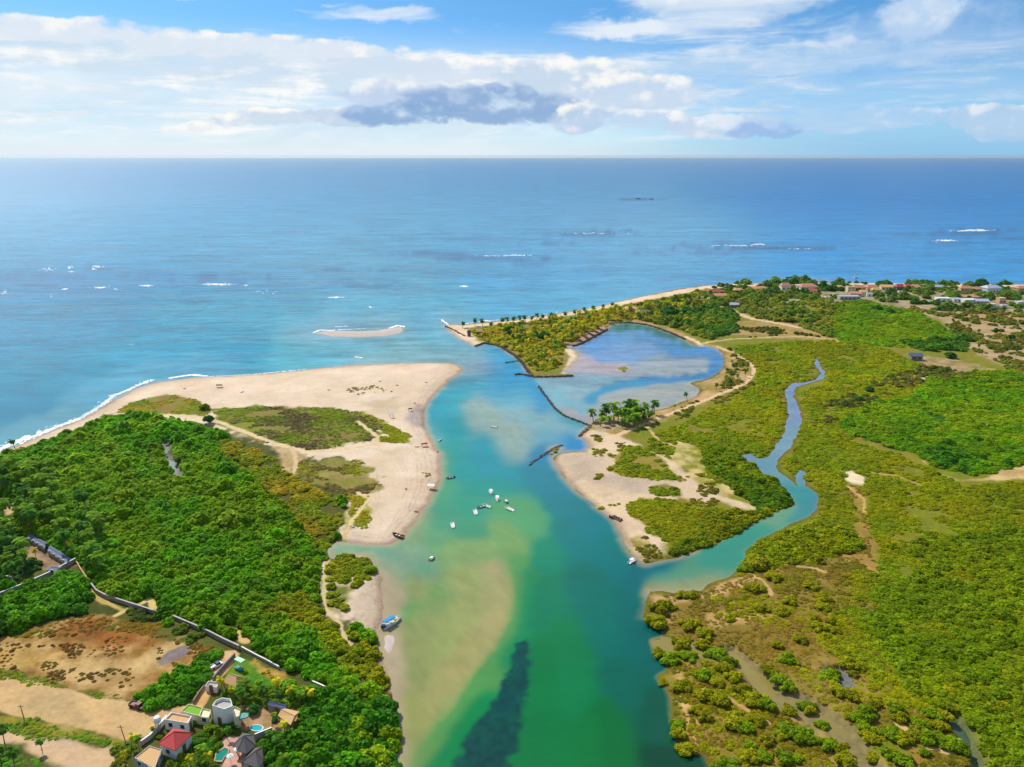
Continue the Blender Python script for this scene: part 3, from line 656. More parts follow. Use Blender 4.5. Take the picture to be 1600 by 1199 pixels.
def water_colour(x, y, s):
    px, py = INV(x, y)
    def field(pts, px, py, r):
        P = np.array([(p[0], p[1]) for p in pts]); Cc = lin(np.array([p[2] for p in pts]))
        num = np.zeros((len(px), 3)); den = np.zeros(len(px))
        for i in range(len(P)):
            dy = (py - P[i, 1]) * 1.25
            d2 = (px - P[i, 0]) ** 2 + dy ** 2 + r * r
            w = 1.0 / (d2 * d2 * np.sqrt(d2))
            num += w[:, None] * Cc[i]; den += w
        return num / den[:, None]
    wx = (fbm(x, y, 14.0, 61, 3) - 0.5) * 14; wy = (fbm(x, y, 14.0, 62, 3) - 0.5) * 8
    nearf = np.clip((py - 430) / 100, 0, 1)
    rr = 17.0 + 50.0 * sstep(-py, -470, -400) + 10 * sstep(-py, -640, -560)
    c = field(WPTS, px + wx * nearf, py + wy * nearf, rr)
    dp = sdf(x, y, wPond, 12.0)
    k = np.nonzero(dp > -8)[0]
    c2 = field(WPTS_P, px[k] + wx[k] * 0.5, py[k] + wy[k] * 0.5, 4.0)
    al = sstep(dp[k], -1.5, 1.5)[:, None]
    c[k] = c[k] * (1 - al) + c2 * al
    # the shoal's crisp outer lip
    SHOAL = [(640,880),(700,862),(765,866),(788,876),(800,900),(799,935),(789,975),(769,1015),(742,1050),(705,1100),(668,1145),(632,1190),(600,1230),(560,1180),(600,1000)]
    d = sdf(x, y, GP(SHOAL), 60.0) + (fbm(x, y, 7.0, 66, 3) - 0.5) * 2.5
    al = (sstep(d, -1.6, 1.2) * np.exp(-np.maximum(d, 0) / 11.0) * sstep(px, 640, 720) * sstep(py, 872, 935) * 0.75)[:, None]
    c = c * (1 - al) + lin((176, 164, 106)) * al
    # faint sand ripples and drifts over the shallows
    shal = sstep(c[:, 0], 0.06, 0.25)
    c = c * (1 + (fbm(x + y * 0.4, y * 0.5, 2.2, 67, 3) - 0.5) * 0.22 * shal)[:, None]
    # sea grass bed
    d = sdf(x, y, GP(SEAGRASS), 10.0) + (fbm(x, y, 2.5, 63, 3) - 0.5) * 3.0
    al = (sstep(d, -1.3, 0.7) * (0.90 + 0.10 * sstep(fbm(x, y, 2.0, 68, 3), 0.35, 0.6)))[:, None]
    c = c * (1 - al) + lin((26, 78, 74)) * (0.75 + 0.5 * fbm(x, y, 1.5, 64, 2))[:, None] * al
    for (cx, cy, rx, ry, st) in REEFS:
        d = np.sqrt(((px - cx) / rx) ** 2 + ((py - cy) / ry) ** 2) + (fbm(px, py * 5, 14.0, 65, 4) - 0.5) * 2.2
        al = np.minimum(0.85, st * 1.7 * sstep(-d, -1.25, -0.3))[:, None]
        c = c * (1 - al) + lin((30, 84, 130)) * al
    # thin water over sand right at the edge
    east = sstep(px, 985, 1010) * sstep(py, 925, 945)
    creek = sstep(px, 1075, 1110) * sstep(py, 550, 560)
    east = np.maximum(east, creek)
    al = (sstep(s, -3.5 + 2.2 * east, 0.0) * (0.55 - 0.28 * east - 0.15 * creek))[:, None]
    c = c * (1 - al) + lin((190, 168, 134)) * al
    # mangrove channels and the lakelet
    for w, cc in ((wLake, (150,160,156)), (wM1, (158,142,84)), (wM2, (120,130,130)), (wM3, (84,104,84))):
        d = sdf(x, y, w, 12.0)
        al = sstep(d, -2.5, -1)[:, None]
        c = c * (1 - al) + lin(cc) * al
    kk = (K_WATER + 0.16 * np.clip((py - 650) / 300, 0, 1))[:, None]
    return np.clip(c / kk - 0.014, 0.002, 0.8)
K_WATER = 1.20

def ground_mat():
    m = bpy.data.materials.new('ground'); m.use_nodes = True
    q = NT(m.node_tree); bs = m.node_tree.nodes['Principled BSDF']
    at = q.n('ShaderNodeAttribute', attribute_name='alb').outputs['Color']
    pos = q.n('ShaderNodeNewGeometry').outputs['Position']
    n1 = q.noise(pos, 0.9, 6, 0.62); n2 = q.noise(pos, 0.17, 4, 0.6)
    f = q.m('MULTIPLY', q.rng(n1, 0.3, 0.7, 0.80, 1.22), q.rng(n2, 0.3, 0.7, 0.86, 1.12))
    lum = q.rng(q.v('DOT_PRODUCT', at, (0.33, 0.34, 0.33)), 0.15, 0.45, 1.0, 0.40)
    f = q.m('ADD', 1.0, q.m('MULTIPLY', q.m('SUBTRACT', f, 1.0), lum))
    q.put(bs.inputs['Base Color'], q.v('MULTIPLY', at, q.comb(f, f, q.m('MULTIPLY', f, q.rng(n2, 0.3, 0.7, 1.04, 0.95)))))
    bs.inputs['Roughness'].default_value = 0.95
    bs.inputs['Specular IOR Level'].default_value = 0.15
    b = q.n('ShaderNodeBump'); b.inputs['Strength'].default_value = 0.3; b.inputs['Distance'].default_value = 0.2
    q.put(b.inputs['Height'], n1); q.put(bs.inputs['Normal'], b.outputs[0])
    return m
def water_mat():
    m = bpy.data.materials.new('water'); m.use_nodes = True
    q = NT(m.node_tree); bs = m.node_tree.nodes['Principled BSDF']
    at = q.n('ShaderNodeAttribute', attribute_name='alb').outputs['Color']
    pos = q.n('ShaderNodeNewGeometry').outputs['Position']
    px, py, pz = q.sep(pos)
    dist = q.v('LENGTH', pos)
    n_far = q.noise(q.comb(q.m('MULTIPLY', px, 0.35), py, 0), 0.02, 6, 0.65)
    n_mid = q.noise(q.comb(q.m('MULTIPLY', px, 0.5), py, 0), 0.10, 6, 0.65, 0.4)
    n_rip = q.noise(q.comb(q.m('MULTIPLY', px, 0.38), py, 5), 0.042, 5, 0.7, 0.5)
    seaw = q.rng(py, 300, 480, 0.25, 1.0, True)
    ff = q.m('ADD', q.m('ADD', q.m('SUBTRACT', n_far, 0.5), q.m('MULTIPLY', q.m('SUBTRACT', n_rip, 0.5), 1.3)), q.m('MULTIPLY', q.m('SUBTRACT', n_mid, 0.5), 1.2))
    f = q.m('ADD', 1.0, q.m('MULTIPLY', ff, seaw))  # ripple and swell shading put into the base colour, strongest offshore
    q.put(bs.inputs['Base Color'], q.v('MULTIPLY', at, q.comb(f, f, f)))
    q.put(bs.inputs['Roughness'], q.rng(dist, 150, 2500, 0.16, 0.38))
    bs.inputs['IOR'].default_value = 1.333
    b = q.n('ShaderNodeBump'); b.inputs['Distance'].default_value = 1.0
    q.put(b.inputs['Strength'], q.rng(dist, 200, 1500, 0.35, 0.8))
    sea = q.rng(py, 280, 520, 0.0, 1.0, True)
    w1 = q.noise(q.comb(q.m('MULTIPLY', px, 0.5), py, 0), 0.9, 5, 0.6, 0.3)
    w2 = q.noise(q.comb(q.m('MULTIPLY', px, 0.5), py, 3), 0.095, 5, 0.62, 0.5)
    w3 = q.noise(q.comb(q.m('MULTIPLY', px, 0.16), py, 7), 0.018, 4, 0.6, 0.3)
    hw = q.m('ADD', q.m('MULTIPLY', w1, 0.10), q.m('MULTIPLY', w2, q.m('ADD', 0.15, q.m('MULTIPLY', sea, 1.5))))
    q.put(b.inputs['Height'], q.m('ADD', hw, q.m('MULTIPLY', w3, q.m('MULTIPLY', sea, 5.0))))
    q.put(bs.inputs['Normal'], b.outputs[0])
    return m
build_sheets()
# ------------------------------------------------------------------ leaves and crowns
def leaf_mat(name, rgb=None, var=0.5):
    m = bpy.data.materials.new(name); m.use_nodes = True
    q = NT(m.node_tree); bs = m.node_tree.nodes['Principled BSDF']
    if rgb is None:
        base = q.n('ShaderNodeAttribute', attribute_name='tint', attribute_type='INSTANCER').outputs['Color']
    else:
        r = q.n('ShaderNodeRGB'); r.outputs[0].default_value = tuple(rgb) + (1,); base = r.outputs[0]
        rnd = q.n('ShaderNodeObjectInfo').outputs['Random']
        f = q.rng(rnd, 0, 1, 0.78, 1.2)
        base = q.v('MULTIPLY', base, q.comb(f, f, f))
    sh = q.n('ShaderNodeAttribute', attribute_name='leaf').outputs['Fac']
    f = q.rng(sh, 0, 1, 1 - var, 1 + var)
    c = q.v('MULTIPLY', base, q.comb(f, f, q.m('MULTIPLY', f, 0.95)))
    q.put(bs.inputs['Base Color'], c)
    bs.inputs['Roughness'].default_value = 0.65
    bs.inputs['Specular IOR Level'].default_value = 0.08
    tr = q.n('ShaderNodeBsdfTranslucent'); q.put(tr.inputs[0], q.v('MULTIPLY', c, (1.2, 1.15, 0.5)))
    mx = q.n('ShaderNodeMixShader'); mx.inputs[0].default_value = 0.40
    m.node_tree.links.new(bs.outputs[0], mx.inputs[1]); m.node_tree.links.new(tr.outputs[0], mx.inputs[2])
    out = [n for n in m.node_tree.nodes if n.type == 'OUTPUT_MATERIAL'][0]
    m.node_tree.links.new(mx.outputs[0], out.inputs[0])
    return m
def plain(name, rgb, rough=0.8, var=0.12, scale=3.0, spec=0.3, metal=0.0):
    m = bpy.data.materials.new(name); m.use_nodes = True
    q = NT(m.node_tree); bs = m.node_tree.nodes['Principled BSDF']
    pos = q.n('ShaderNodeTexCoord').outputs['Object']
    f = q.rng(q.noise(pos, scale, 5, 0.65), 0.3, 0.7, 1 - var, 1 + var)
    r = q.n('ShaderNodeRGB'); r.outputs[0].default_value = tuple(rgb) + (1,)
    q.put(bs.inputs['Base Color'], q.v('MULTIPLY', r.outputs[0], q.comb(f, f, f)))
    bs.inputs['Roughness'].default_value = rough; bs.inputs['Specular IOR Level'].default_value = spec
    bs.inputs['Metallic'].default_value = metal
    return m
def quad_cloud(cent, nrm, size, rs, asp=1.0):
    n = len(cent)
    up = rs.normal(size=(n, 3)); t = np.cross(nrm, up); t /= np.linalg.norm(t, axis=1)[:, None] + 1e-9
    b = np.cross(nrm, t)
    s = size[:, None]
    v = np.stack([cent - t * s - b * s * asp * 0.25, cent - b * s * asp, cent + t * s + b * s * asp * 0.2, cent + b * s * asp], 1).reshape(-1, 3)
    f = np.arange(4 * n).reshape(n, 4)
    return v, f
def crown_mesh(name, mat, seed, nleaf=300, lobes=6, size=0.15, flat=0.85, core=True, spread=(0.38, 0.62), lr=(0.30, 0.44)):
    """a leafy crown about 1 across its radius, sitting on z = 0"""
    rs = np.random.RandomState(seed)
    ctr = [np.array([0, 0, 0.52])]; rad = [0.58]
    for i in range(lobes):
        a = 6.283 * i / lobes + rs.uniform(-.4, .4); r = rs.uniform(*spread)
        ctr.append(np.array([math.cos(a) * r, math.sin(a) * r, rs.uniform(0.28, 0.62)])); rad.append(rs.uniform(*lr))
    ctr.append(np.array([rs.uniform(-.25, .25), rs.uniform(-.25, .25), 0.78])); rad.append(0.36)
    ctr, rad = np.array(ctr), np.array(rad)
    P, Nn = [], []
    while len(P) < nleaf:
        i = rs.randint(len(ctr)); d = rs.normal(size=3); d /= np.linalg.norm(d)
        if d[2] < -0.35: continue
        p = ctr[i] + d * rad[i] * rs.uniform(0.86, 1.06)
        if any(np.linalg.norm(p - ctr[j]) < rad[j] * 0.80 for j in range(len(ctr)) if j != i) or p[2] < 0: continue
        nn = d * 0.75 + np.array([0, 0, 0.65]) + rs.normal(size=3) * 0.42
        P.append(p); Nn.append(nn / np.linalg.norm(nn))
    P, Nn = np.array(P), np.array(Nn)
    v, f = quad_cloud(P, Nn, rs.uniform(0.75, 1.35, nleaf) * size, rs)
    leaf = np.repeat(rs.uniform(0, 1, nleaf), 4)
    v[:, 2] *= flat
    vs, fs, ls = [v], [f], [leaf]
    off = len(v)
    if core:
        # opaque filler lumps, the crown's inner shade put into their darker tone
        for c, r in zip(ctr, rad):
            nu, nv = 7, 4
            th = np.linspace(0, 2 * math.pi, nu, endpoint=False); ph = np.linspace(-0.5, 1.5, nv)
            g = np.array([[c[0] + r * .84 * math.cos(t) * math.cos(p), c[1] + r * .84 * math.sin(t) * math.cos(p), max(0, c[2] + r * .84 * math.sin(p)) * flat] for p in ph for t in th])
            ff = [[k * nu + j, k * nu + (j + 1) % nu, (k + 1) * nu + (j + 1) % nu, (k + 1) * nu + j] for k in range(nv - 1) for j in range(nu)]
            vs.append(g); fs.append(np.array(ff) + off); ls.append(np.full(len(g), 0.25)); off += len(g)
    me = mesh_from(name, np.concatenate(vs), np.concatenate(fs), mat)
    at = me.attributes.new('leaf', 'FLOAT', 'POINT'); at.data.foreach_set('value', np.concatenate(ls).astype(np.float32))
    return me

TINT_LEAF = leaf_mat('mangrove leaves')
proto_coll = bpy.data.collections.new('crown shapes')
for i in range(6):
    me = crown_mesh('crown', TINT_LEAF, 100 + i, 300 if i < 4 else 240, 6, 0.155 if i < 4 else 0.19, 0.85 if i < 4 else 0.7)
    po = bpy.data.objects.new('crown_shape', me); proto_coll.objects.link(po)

def stuff(name, pts, scl, rotz, idx, tint, coll=None):
    me = bpy.data.meshes.new(name)
    me.vertices.add(len(pts)); me.vertices.foreach_set('co', np.asarray(pts, np.float32).ravel())
    at = me.attributes.new('scl', 'FLOAT_VECTOR', 'POINT'); at.data.foreach_set('vector', np.asarray(scl, np.float32).ravel())
    r = np.zeros((len(pts), 3), np.float32); r[:, 2] = rotz
    at = me.attributes.new('rot', 'FLOAT_VECTOR', 'POINT'); at.data.foreach_set('vector', r.ravel())
    at = me.attributes.new('idx', 'INT', 'POINT'); at.data.foreach_set('value', np.asarray(idx, np.int32))
    set_color(me, 'tint', tint)
    ng = bpy.data.node_groups.new(name + ' scatter', 'GeometryNodeTree')
    ng.interface.new_socket('Geometry', in_out='INPUT', socket_type='NodeSocketGeometry')
    ng.interface.new_socket('Geometry', in_out='OUTPUT', socket_type='NodeSocketGeometry')
    nn, L = ng.nodes, ng.links
    gi, go = nn.new('NodeGroupInput'), nn.new('NodeGroupOutput')
    iop = nn.new('GeometryNodeInstanceOnPoints'); ci = nn.new('GeometryNodeCollectionInfo')
    ci.inputs['Collection'].default_value = coll or proto_coll
    ci.inputs['Separate Children'].default_value = True; ci.inputs['Reset Children'].default_value = True
    iop.inputs['Pick Instance'].default_value = True
    L.new(gi.outputs[0], iop.inputs['Points']); L.new(ci.outputs[0], iop.inputs['Instance'])
    for nm, ty, so in (('scl', 'FLOAT_VECTOR', 'Scale'), ('rot', 'FLOAT_VECTOR', 'Rotation'), ('idx', 'INT', 'Instance Index')):
        a = nn.new('GeometryNodeInputNamedAttribute'); a.data_type = ty; a.inputs['Name'].default_value = nm
        L.new(a.outputs[0], iop.inputs[so])
    L.new(iop.outputs[0], go.inputs[0])
    o = bpy.data.objects.new(name, me); C.objects.link(o)
    md = o.modifiers.new('scatter', 'NODES'); md.node_group = ng
    return o

# bare strips no shrub may grow on
BARE = [GP(l, 1.0) for l, w, c in TRAILS]; BAREW = [w for l, w, c in TRAILS]
KEEP_OUT = []          # filled with footprints of buildings, roads, yards
def on_land(x, y, edge=0.8):
    s, a, b = shore(x, y)
    ok = s > edge
    for w in (wLake, wM1, wM2, wM3): ok &= sdf(x, y, w, 6.0) < -0.8
    return ok, s
def seeds(poly, cell, seed, jitter=0.45):
    """jittered sowing over a chart polygon; spacing widens with distance"""
    w = GP(poly, 1.0)
    lo, hi = w.min(0), w.max(0)
    lo = np.maximum(lo, [-700, 95]); hi = np.minimum(hi, [800, 900])
    rs = np.random.RandomState(seed)
    outx, outy, outc = [], [], []
    for d0, d1, k in ((90, 260, 1.0), (260, 400, 1.18), (400, 560, 1.45), (560, 900, 1.9)):
        c = cell * k
        y0, y1 = max(lo[1], d0), min(hi[1], d1)
        if y1 <= y0: continue
        xs = np.arange(lo[0], hi[0], c); ys = np.arange(y0, y1, c)
        if len(xs) == 0 or len(ys) == 0: continue
        gx, gy = np.meshgrid(xs, ys)
        gx = gx + rs.uniform(-jitter, jitter, gx.shape) * c; gy = gy + rs.uniform(-jitter, jitter, gy.shape) * c
        outx.append(gx.ravel()); outy.append(gy.ravel()); outc.append(np.full(gx.size, c))
    x, y, c = np.concatenate(outx), np.concatenate(outy), np.concatenate(outc)
    k = (np.abs(x / y) < 1.02)
    x, y, c = x[k], y[k], c[k]
    k = sdf(x, y, w, 8.0) + (fbm(x, y, 5.0, 71, 3) - 0.5) * 5 > 0
    return x[k], y[k], c[k], rs
def tree_tint(x, y, c1, c2, rs, size=14.0, dark=0.0):
    t = np.clip((fbm(x, y, size, 81, 4) - 0.5) * 3.6 + 0.5 + rs.uniform(-.35, .35, len(x)), 0, 1)[:, None]
    col = A(c1, 1.0) * (1 - t) + A(c2, 1.0) * t
    return col * (rs.uniform(0.78, 1.22, len(x)) * (0.82 + 0.36 * fbm(x, y, 22.0, 83, 3)))[:, None]
GROWN = {}
def grow(name, poly, cell, size, c1, c2, seed, density=1.0, gap=0.0, patch=12.0, hk=(0.8, 1.15), avoid=(), edge=0.8, bare=True):
    x, y, c, rs = seeds(poly, cell, seed)
    ok, s = on_land(x, y, edge)
    if bare:
        for l, w in zip(BARE, BAREW): ok &= ldist(x, y, l, 10.0) > w * 0.55 + size * 0.45
    for p in KEEP_OUT: ok &= sdf(x, y, p, 6.0) < -size * 0.55
    for p in avoid: ok &= sdf(x, y, GP(p, 1.0), 6.0) < -0.4
    if density < 1: ok &= rs.uniform(size=len(x)) < density
    if gap > 0: ok &= fbm(x, y, patch, seed + 5, 4) > gap
    x, y, c, s = x[ok], y[ok], c[ok], s[ok]
    k = c / cell
    r = size * k * np.exp(rs.normal(0, 0.26, len(x)))
    z = ground_h(x, y, s) - 0.15 * r
    hh = r * rs.uniform(hk[0], hk[1], len(x))
    tint = tree_tint(x, y, c1, c2, rs)
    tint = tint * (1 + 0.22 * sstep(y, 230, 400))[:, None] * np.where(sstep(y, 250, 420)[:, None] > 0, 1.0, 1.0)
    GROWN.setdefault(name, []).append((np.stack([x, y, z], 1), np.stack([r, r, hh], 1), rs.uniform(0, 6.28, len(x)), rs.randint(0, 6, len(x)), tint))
GREEN, GREEN2, DEEP = (98,162,6), (140,170,10), (66,128,22)
OLIVE, OLIVE2, YEL = (152,153,4), (130,149,5), (178,158,26)
# ------------------------------------------------------------------ object helpers
class MB:
    """collects simple solids and links them as ONE mesh object"""
    def __init__(s): s.v = []; s.f = []
    def add(s, vs, fs):
        o = len(s.v); s.v += [tuple(map(float, p)) for p in vs]; s.f += [tuple(i + o for i in f) for f in fs]; return s
    def box(s, c, d, rz=0.0, taper=1.0):
        cx, cy, cz = c; hx, hy, hz = d[0] / 2, d[1] / 2, d[2] / 2
        co, si = math.cos(rz), math.sin(rz); vs = []
        for z, t in ((-hz, 1.0), (hz, taper)):
            for x, y in ((-hx, -hy), (hx, -hy), (hx, hy), (-hx, hy)):
                x *= t; y *= t
                vs.append((cx + x * co - y * si, cy + x * si + y * co, cz + z))
        return s.add(vs, [(3, 2, 1, 0), (4, 5, 6, 7), (0, 1, 5, 4), (1, 2, 6, 5), (2, 3, 7, 6), (3, 0, 4, 7)])
    def prism(s, pts, z0, z1, top=None):
        n = len(pts); t = top or pts
        vs = [(p[0], p[1], z0) for p in pts] + [(p[0], p[1], z1) for p in t]
        return s.add(vs, [tuple(range(n))[::-1], tuple(range(n, 2 * n))] + [(i, (i + 1) % n, n + (i + 1) % n, n + i) for i in range(n)])
    def tube(s, path, radii, k=7):
        path = [np.array(p, float) for p in path]; n = len(path); vs = []
        for i, p in enumerate(path):
            d = path[min(i + 1, n - 1)] - path[max(i - 1, 0)]; d /= np.linalg.norm(d) + 1e-9
            a = np.cross(d, [0.3, 0.9, 0.1]); a /= np.linalg.norm(a); b = np.cross(d, a)
            for j in range(k):
                t = 2 * math.pi * j / k; vs.append(p + (a * math.cos(t) + b * math.sin(t)) * radii[i])
        fs = [(i * k + j, i * k + (j + 1) % k, (i + 1) * k + (j + 1) % k, (i + 1) * k + j) for i in range(n - 1) for j in range(k)]
        return s.add(vs, fs + [tuple(range(k))[::-1], tuple(range((n - 1) * k, n * k))])
    def lathe(s, prof, c=(0, 0, 0), k=12):
        vs = [(c[0] + r * math.cos(2 * math.pi * j / k), c[1] + r * math.sin(2 * math.pi * j / k), c[2] + z) for r, z in prof for j in range(k)]
        n = len(prof)
        return s.add(vs, [(i * k + j, i * k + (j + 1) % k, (i + 1) * k + (j + 1) % k, (i + 1) * k + j) for i in range(n - 1) for j in range(k)] + [tuple(range(k))[::-1], tuple(range((n - 1) * k, n * k))])
    def mesh(s, name, mat):
        me = bpy.data.meshes.new(name); me.from_pydata(s.v, [], s.f); me.validate(); me.update()
        import bmesh
        bm = bmesh.new(); bm.from_mesh(me); bmesh.ops.recalc_face_normals(bm, faces=bm.faces); bm.to_mesh(me); bm.free()
        if mat: me.materials.append(mat)
        return me
    def build(s, name, mat, parent=None, loc=(0, 0, 0)):
        o = bpy.data.objects.new(name, s.mesh(name, mat)); C.objects.link(o); o.location = loc
        if parent: o.parent = parent
        return o
def tag(o, label=None, cat=None, group=None):
    if label: o['label'] = label
    if cat: o['category'] = cat
    if group: o['group'] = group
    return o
def thing(name, label, cat, loc=(0, 0, 0), rz=0.0, group=None, scale=1.0):
    o = bpy.data.objects.new(name, None); C.objects.link(o); o.empty_display_size = 0.3
    o.location = loc; o.rotation_euler = (0, 0, rz); o.scale = (scale,) * 3 if not isinstance(scale, tuple) else scale
    return tag(o, label, cat, group)
def part(name, me, parent, loc=(0, 0, 0)):
    o = bpy.data.objects.new(name, me); C.objects.link(o); o.parent = parent; o.location = loc
    return o
def dup(root, loc, rz, scale, label, group=None):
    r = root.copy(); C.objects.link(r); r.location = loc; r.rotation_euler = (0, 0, rz); r.scale = (scale,) * 3 if not isinstance(scale, tuple) else scale
    r['label'] = label
    if group: r['group'] = group
    for ch in list(root.children):
        c = ch.copy(); C.objects.link(c); c.parent = r
        for g in ch.children:
            d = g.copy(); C.objects.link(d); d.parent = c
    return r
def gz(x, y):
    xa, ya = np.array([float(x)]), np.array([float(y)])
    s, a, b = shore(xa, ya)
    h = ground_h(xa, ya, s)
    h = h + np.where(s > 3, (fbm(xa, ya, 9.0, 51, 3) - 0.5) * 0.5 * np.clip((s - 3) / 8, 0, 1), 0)
    return float(h[0])
def at(px, py):
    x, y = G(px, py, 1.2); x, y = float(x), float(y)
    return x, y, gz(x, y)
def slant(py):
    y = float(G(800, py, 1.0)[1]); return y * CP + CAMH * SP
def m_per_px(py): return slant(py) / F
ORD = ['leftmost', 'second from the left', 'third from the left', 'fourth from the left', 'fifth from the left', 'sixth from the left', 'seventh from the left', 'eighth from the left', 'ninth from the left', 'tenth from the left']
ORD += [w + ' from the left' for w in ('eleventh', 'twelfth', 'thirteenth', 'fourteenth', 'fifteenth', 'sixteenth', 'seventeenth', 'eighteenth', 'nineteenth', 'twentieth', 'twenty-first', 'twenty-second', 'twenty-third', 'twenty-fourth', 'twenty-fifth', 'twenty-sixth', 'twenty-seventh', 'twenty-eighth', 'twenty-ninth', 'thirtieth')]

def c8(*c, k=1.1): return tuple(float(v) for v in A(c, k))
M = {
 'white': plain('white paint', c8(236,234,228), 0.6), 'cream': plain('cream render', c8(222,212,178), 0.8), 'concrete': plain('concrete', c8(176,172,164), 0.9, 0.2),
 'darkwall': plain('weathered block wall', c8(146,132,116), 0.9, 0.25), 'tanroof': plain('palm thatch pale', c8(206,166,116), 0.95, 0.18, 8), 'thatch': plain('grey thatch', c8(104,98,96), 0.95, 0.22, 8),
 'red': plain('red tile', c8(196,76,70), 0.7, 0.15, 8), 'terra': plain('terracotta tile', c8(196,134,108), 0.8, 0.2, 6), 'crimson': plain('crimson sheet roof', c8(160,66,70), 0.6),
 'slate': plain('blue-grey roof', c8(92,104,130), 0.6, 0.15), 'glass': plain('dark glass', (0.02, 0.03, 0.04), 0.15, 0.1, 1, 0.6), 'wood': plain('weathered wood', c8(120,88,60), 0.85, 0.2, 8),
 'blue': plain('blue canvas', c8(40,140,190), 0.7), 'navy': plain('navy paint', c8(20,50,110), 0.5), 'black': plain('black rubber', (0.02, 0.02, 0.02), 0.7), 'maroon': plain('maroon paint', c8(110,40,40), 0.45, 0.25, 5),
 'rock': plain('sea rock', c8(112,92,84), 0.95, 0.35, 1.5), 'rock2': plain('brown rock', c8(146,118,98), 0.95, 0.3, 1.5), 'bark': plain('grey bark', c8(126,112,96), 0.95, 0.25, 4), 'lawn': plain('roof lawn', c8(120,170,50), 0.95, 0.15, 4),
 'teal': plain('teal sheet', c8(30,140,130), 0.5), 'mint': plain('mint awning', c8(170,226,180), 0.6), 'pool': plain('pool water', c8(40,170,176), 0.06, 0.1, 2, 0.5), 'pool2': plain('green pool water', c8(20,130,110), 0.06, 0.15, 2, 0.5),
 'paving': plain('pink paving', c8(208,166,146), 0.9, 0.12, 3), 'grey': plain('grey paint', c8(120,126,130), 0.5), 'skin': plain('skin', (0.30, 0.17, 0.11), 0.6), 'shirt': plain('dark shirt', (0.05, 0.06, 0.09), 0.8), 'hair': plain('hair', (0.02, 0.015, 0.01), 0.6),
 'redcanvas': plain('red canvas', c8(190,30,60), 0.7), 'peach': plain('peach render', c8(226,178,146), 0.8), 'lilac': plain('pale grey metal roof', c8(176,180,196), 0.5), 'twig': plain('driftwood', c8(110,92,74), 0.95, 0.3, 6),
}
PALM_G = leaf_mat('palm fronds', c8(130,168,44, k=1.0), 0.4); PALM_Y = leaf_mat('palm fronds yellowing', c8(206,202,40, k=1.0), 0.4); PALM_D = leaf_mat('palm fronds dark', c8(88,138,44, k=1.0), 0.4)
LEAF_G = leaf_mat('bush leaves', c8(126,152,10, k=1.0), 0.45); LEAF_D = leaf_mat('dark tree leaves', c8(64,122,42, k=1.0), 0.45); LEAF_O = leaf_mat('olive bush leaves', c8(148,148,8, k=1.0), 0.45)

# ------------------------------------------------------------------ palms
def palm_meshes(seed, mat, h=6.0, lean=0.8, nf=17):
    rs = np.random.RandomState(seed)
    a = rs.uniform(0, 6.28)
    path = [(math.cos(a) * lean * (t ** 1.8), math.sin(a) * lean * (t ** 1.8), -0.3 + (h + 0.3) * t) for t in np.linspace(0, 1, 7)]
    tr = MB().tube(path, [0.26, 0.19, 0.16, 0.15, 0.14, 0.13, 0.12], 7).mesh('trunk', M['bark'])
    top = np.array(path[-1]); V_, F_, Lf = [], [], []
    for i in range(nf):
        az = 6.283 * i / nf * 1.618 * 2 + rs.uniform(-.2, .2); el = rs.uniform(-0.45, 1.35); ln = rs.uniform(2.1, 2.9)
        droop = rs.uniform(0.55, 1.15) * (1.25 if el < 0.4 else 0.95)
        d = np.array([math.cos(az), math.sin(az), 0.0]); side = np.array([-math.sin(az), math.cos(az), 0.0])
        p = top.copy(); e = el; pts = [p.copy()]; dirs = []
        for k in range(9):
            dv = d * math.cos(e) + np.array([0, 0, 1.0]) * math.sin(e); p = p + dv * ln / 9; pts.append(p.copy()); dirs.append(dv); e -= droop * 0.2 + 0.03 * k
        lf = rs.uniform()
        for k in range(1, 9):
            w = 0.62 * math.sin(math.pi * min(1, (k + 0.6) / 9.6)) ** 0.7
            for sgn in (-1, 1):
                for sub in (0.15, 0.6):
                    c = pts[k] + (pts[k + 1] - pts[k]) * sub if k < 8 else pts[k]
                    out = side * sgn * w + dirs[k - 1] * 0.30 * w / 0.6 + np.array([0, 0, -0.34 * w]) * rs.uniform(0.6, 1.5)
                    bw = dirs[k - 1] * 0.14
                    o = len(V_); V_ += [c - bw, c + bw, c + out + bw * 0.35, c + out - bw * 0.35]; F_.append((o, o + 1, o + 2, o + 3)); Lf += [lf * 0.6 + rs.uniform() * 0.4] * 4
    me = mesh_from('fronds', np.array(V_), np.array(F_), mat)
    att = me.attributes.new('leaf', 'FLOAT', 'POINT'); att.data.foreach_set('value', np.array(Lf, np.float32))
    return tr, me
PALMS = {}
for key, mat in (('g', PALM_G), ('y', PALM_Y), ('d', PALM_D)):
    for j in range(3):
        PALMS[key, j] = palm_meshes(40 + j * 7 + ord(key), mat, 6.0, (0.3, 0.9, 1.5)[j])
        PALMS['s' + key, j] = palm_meshes(90 + j * 7 + ord(key), mat, 4.1, (0.2, 0.6, 0.9)[j], 21)
def palm(px, py, hpx, key, label, group, cat='palm tree', rs=random, world=None):
    """py is the foot; hpx the height of the crown's heart above it in chart pixels"""
    x, y, z = world if world else at(px, py)
    s = (hpx * m_per_px(py) / (4.1 if len(key) > 1 else 6.0) / 0.96) if hpx else rs.uniform(0.75, 1.1)
    o = thing('palm_tree', label, cat, (x, y, z), rs.uniform(0, 6.28), group, s)
    tr, fr = PALMS[key, rs.randrange(3)]
    part('trunk', tr, o); part('fronds', fr, o)
    return o
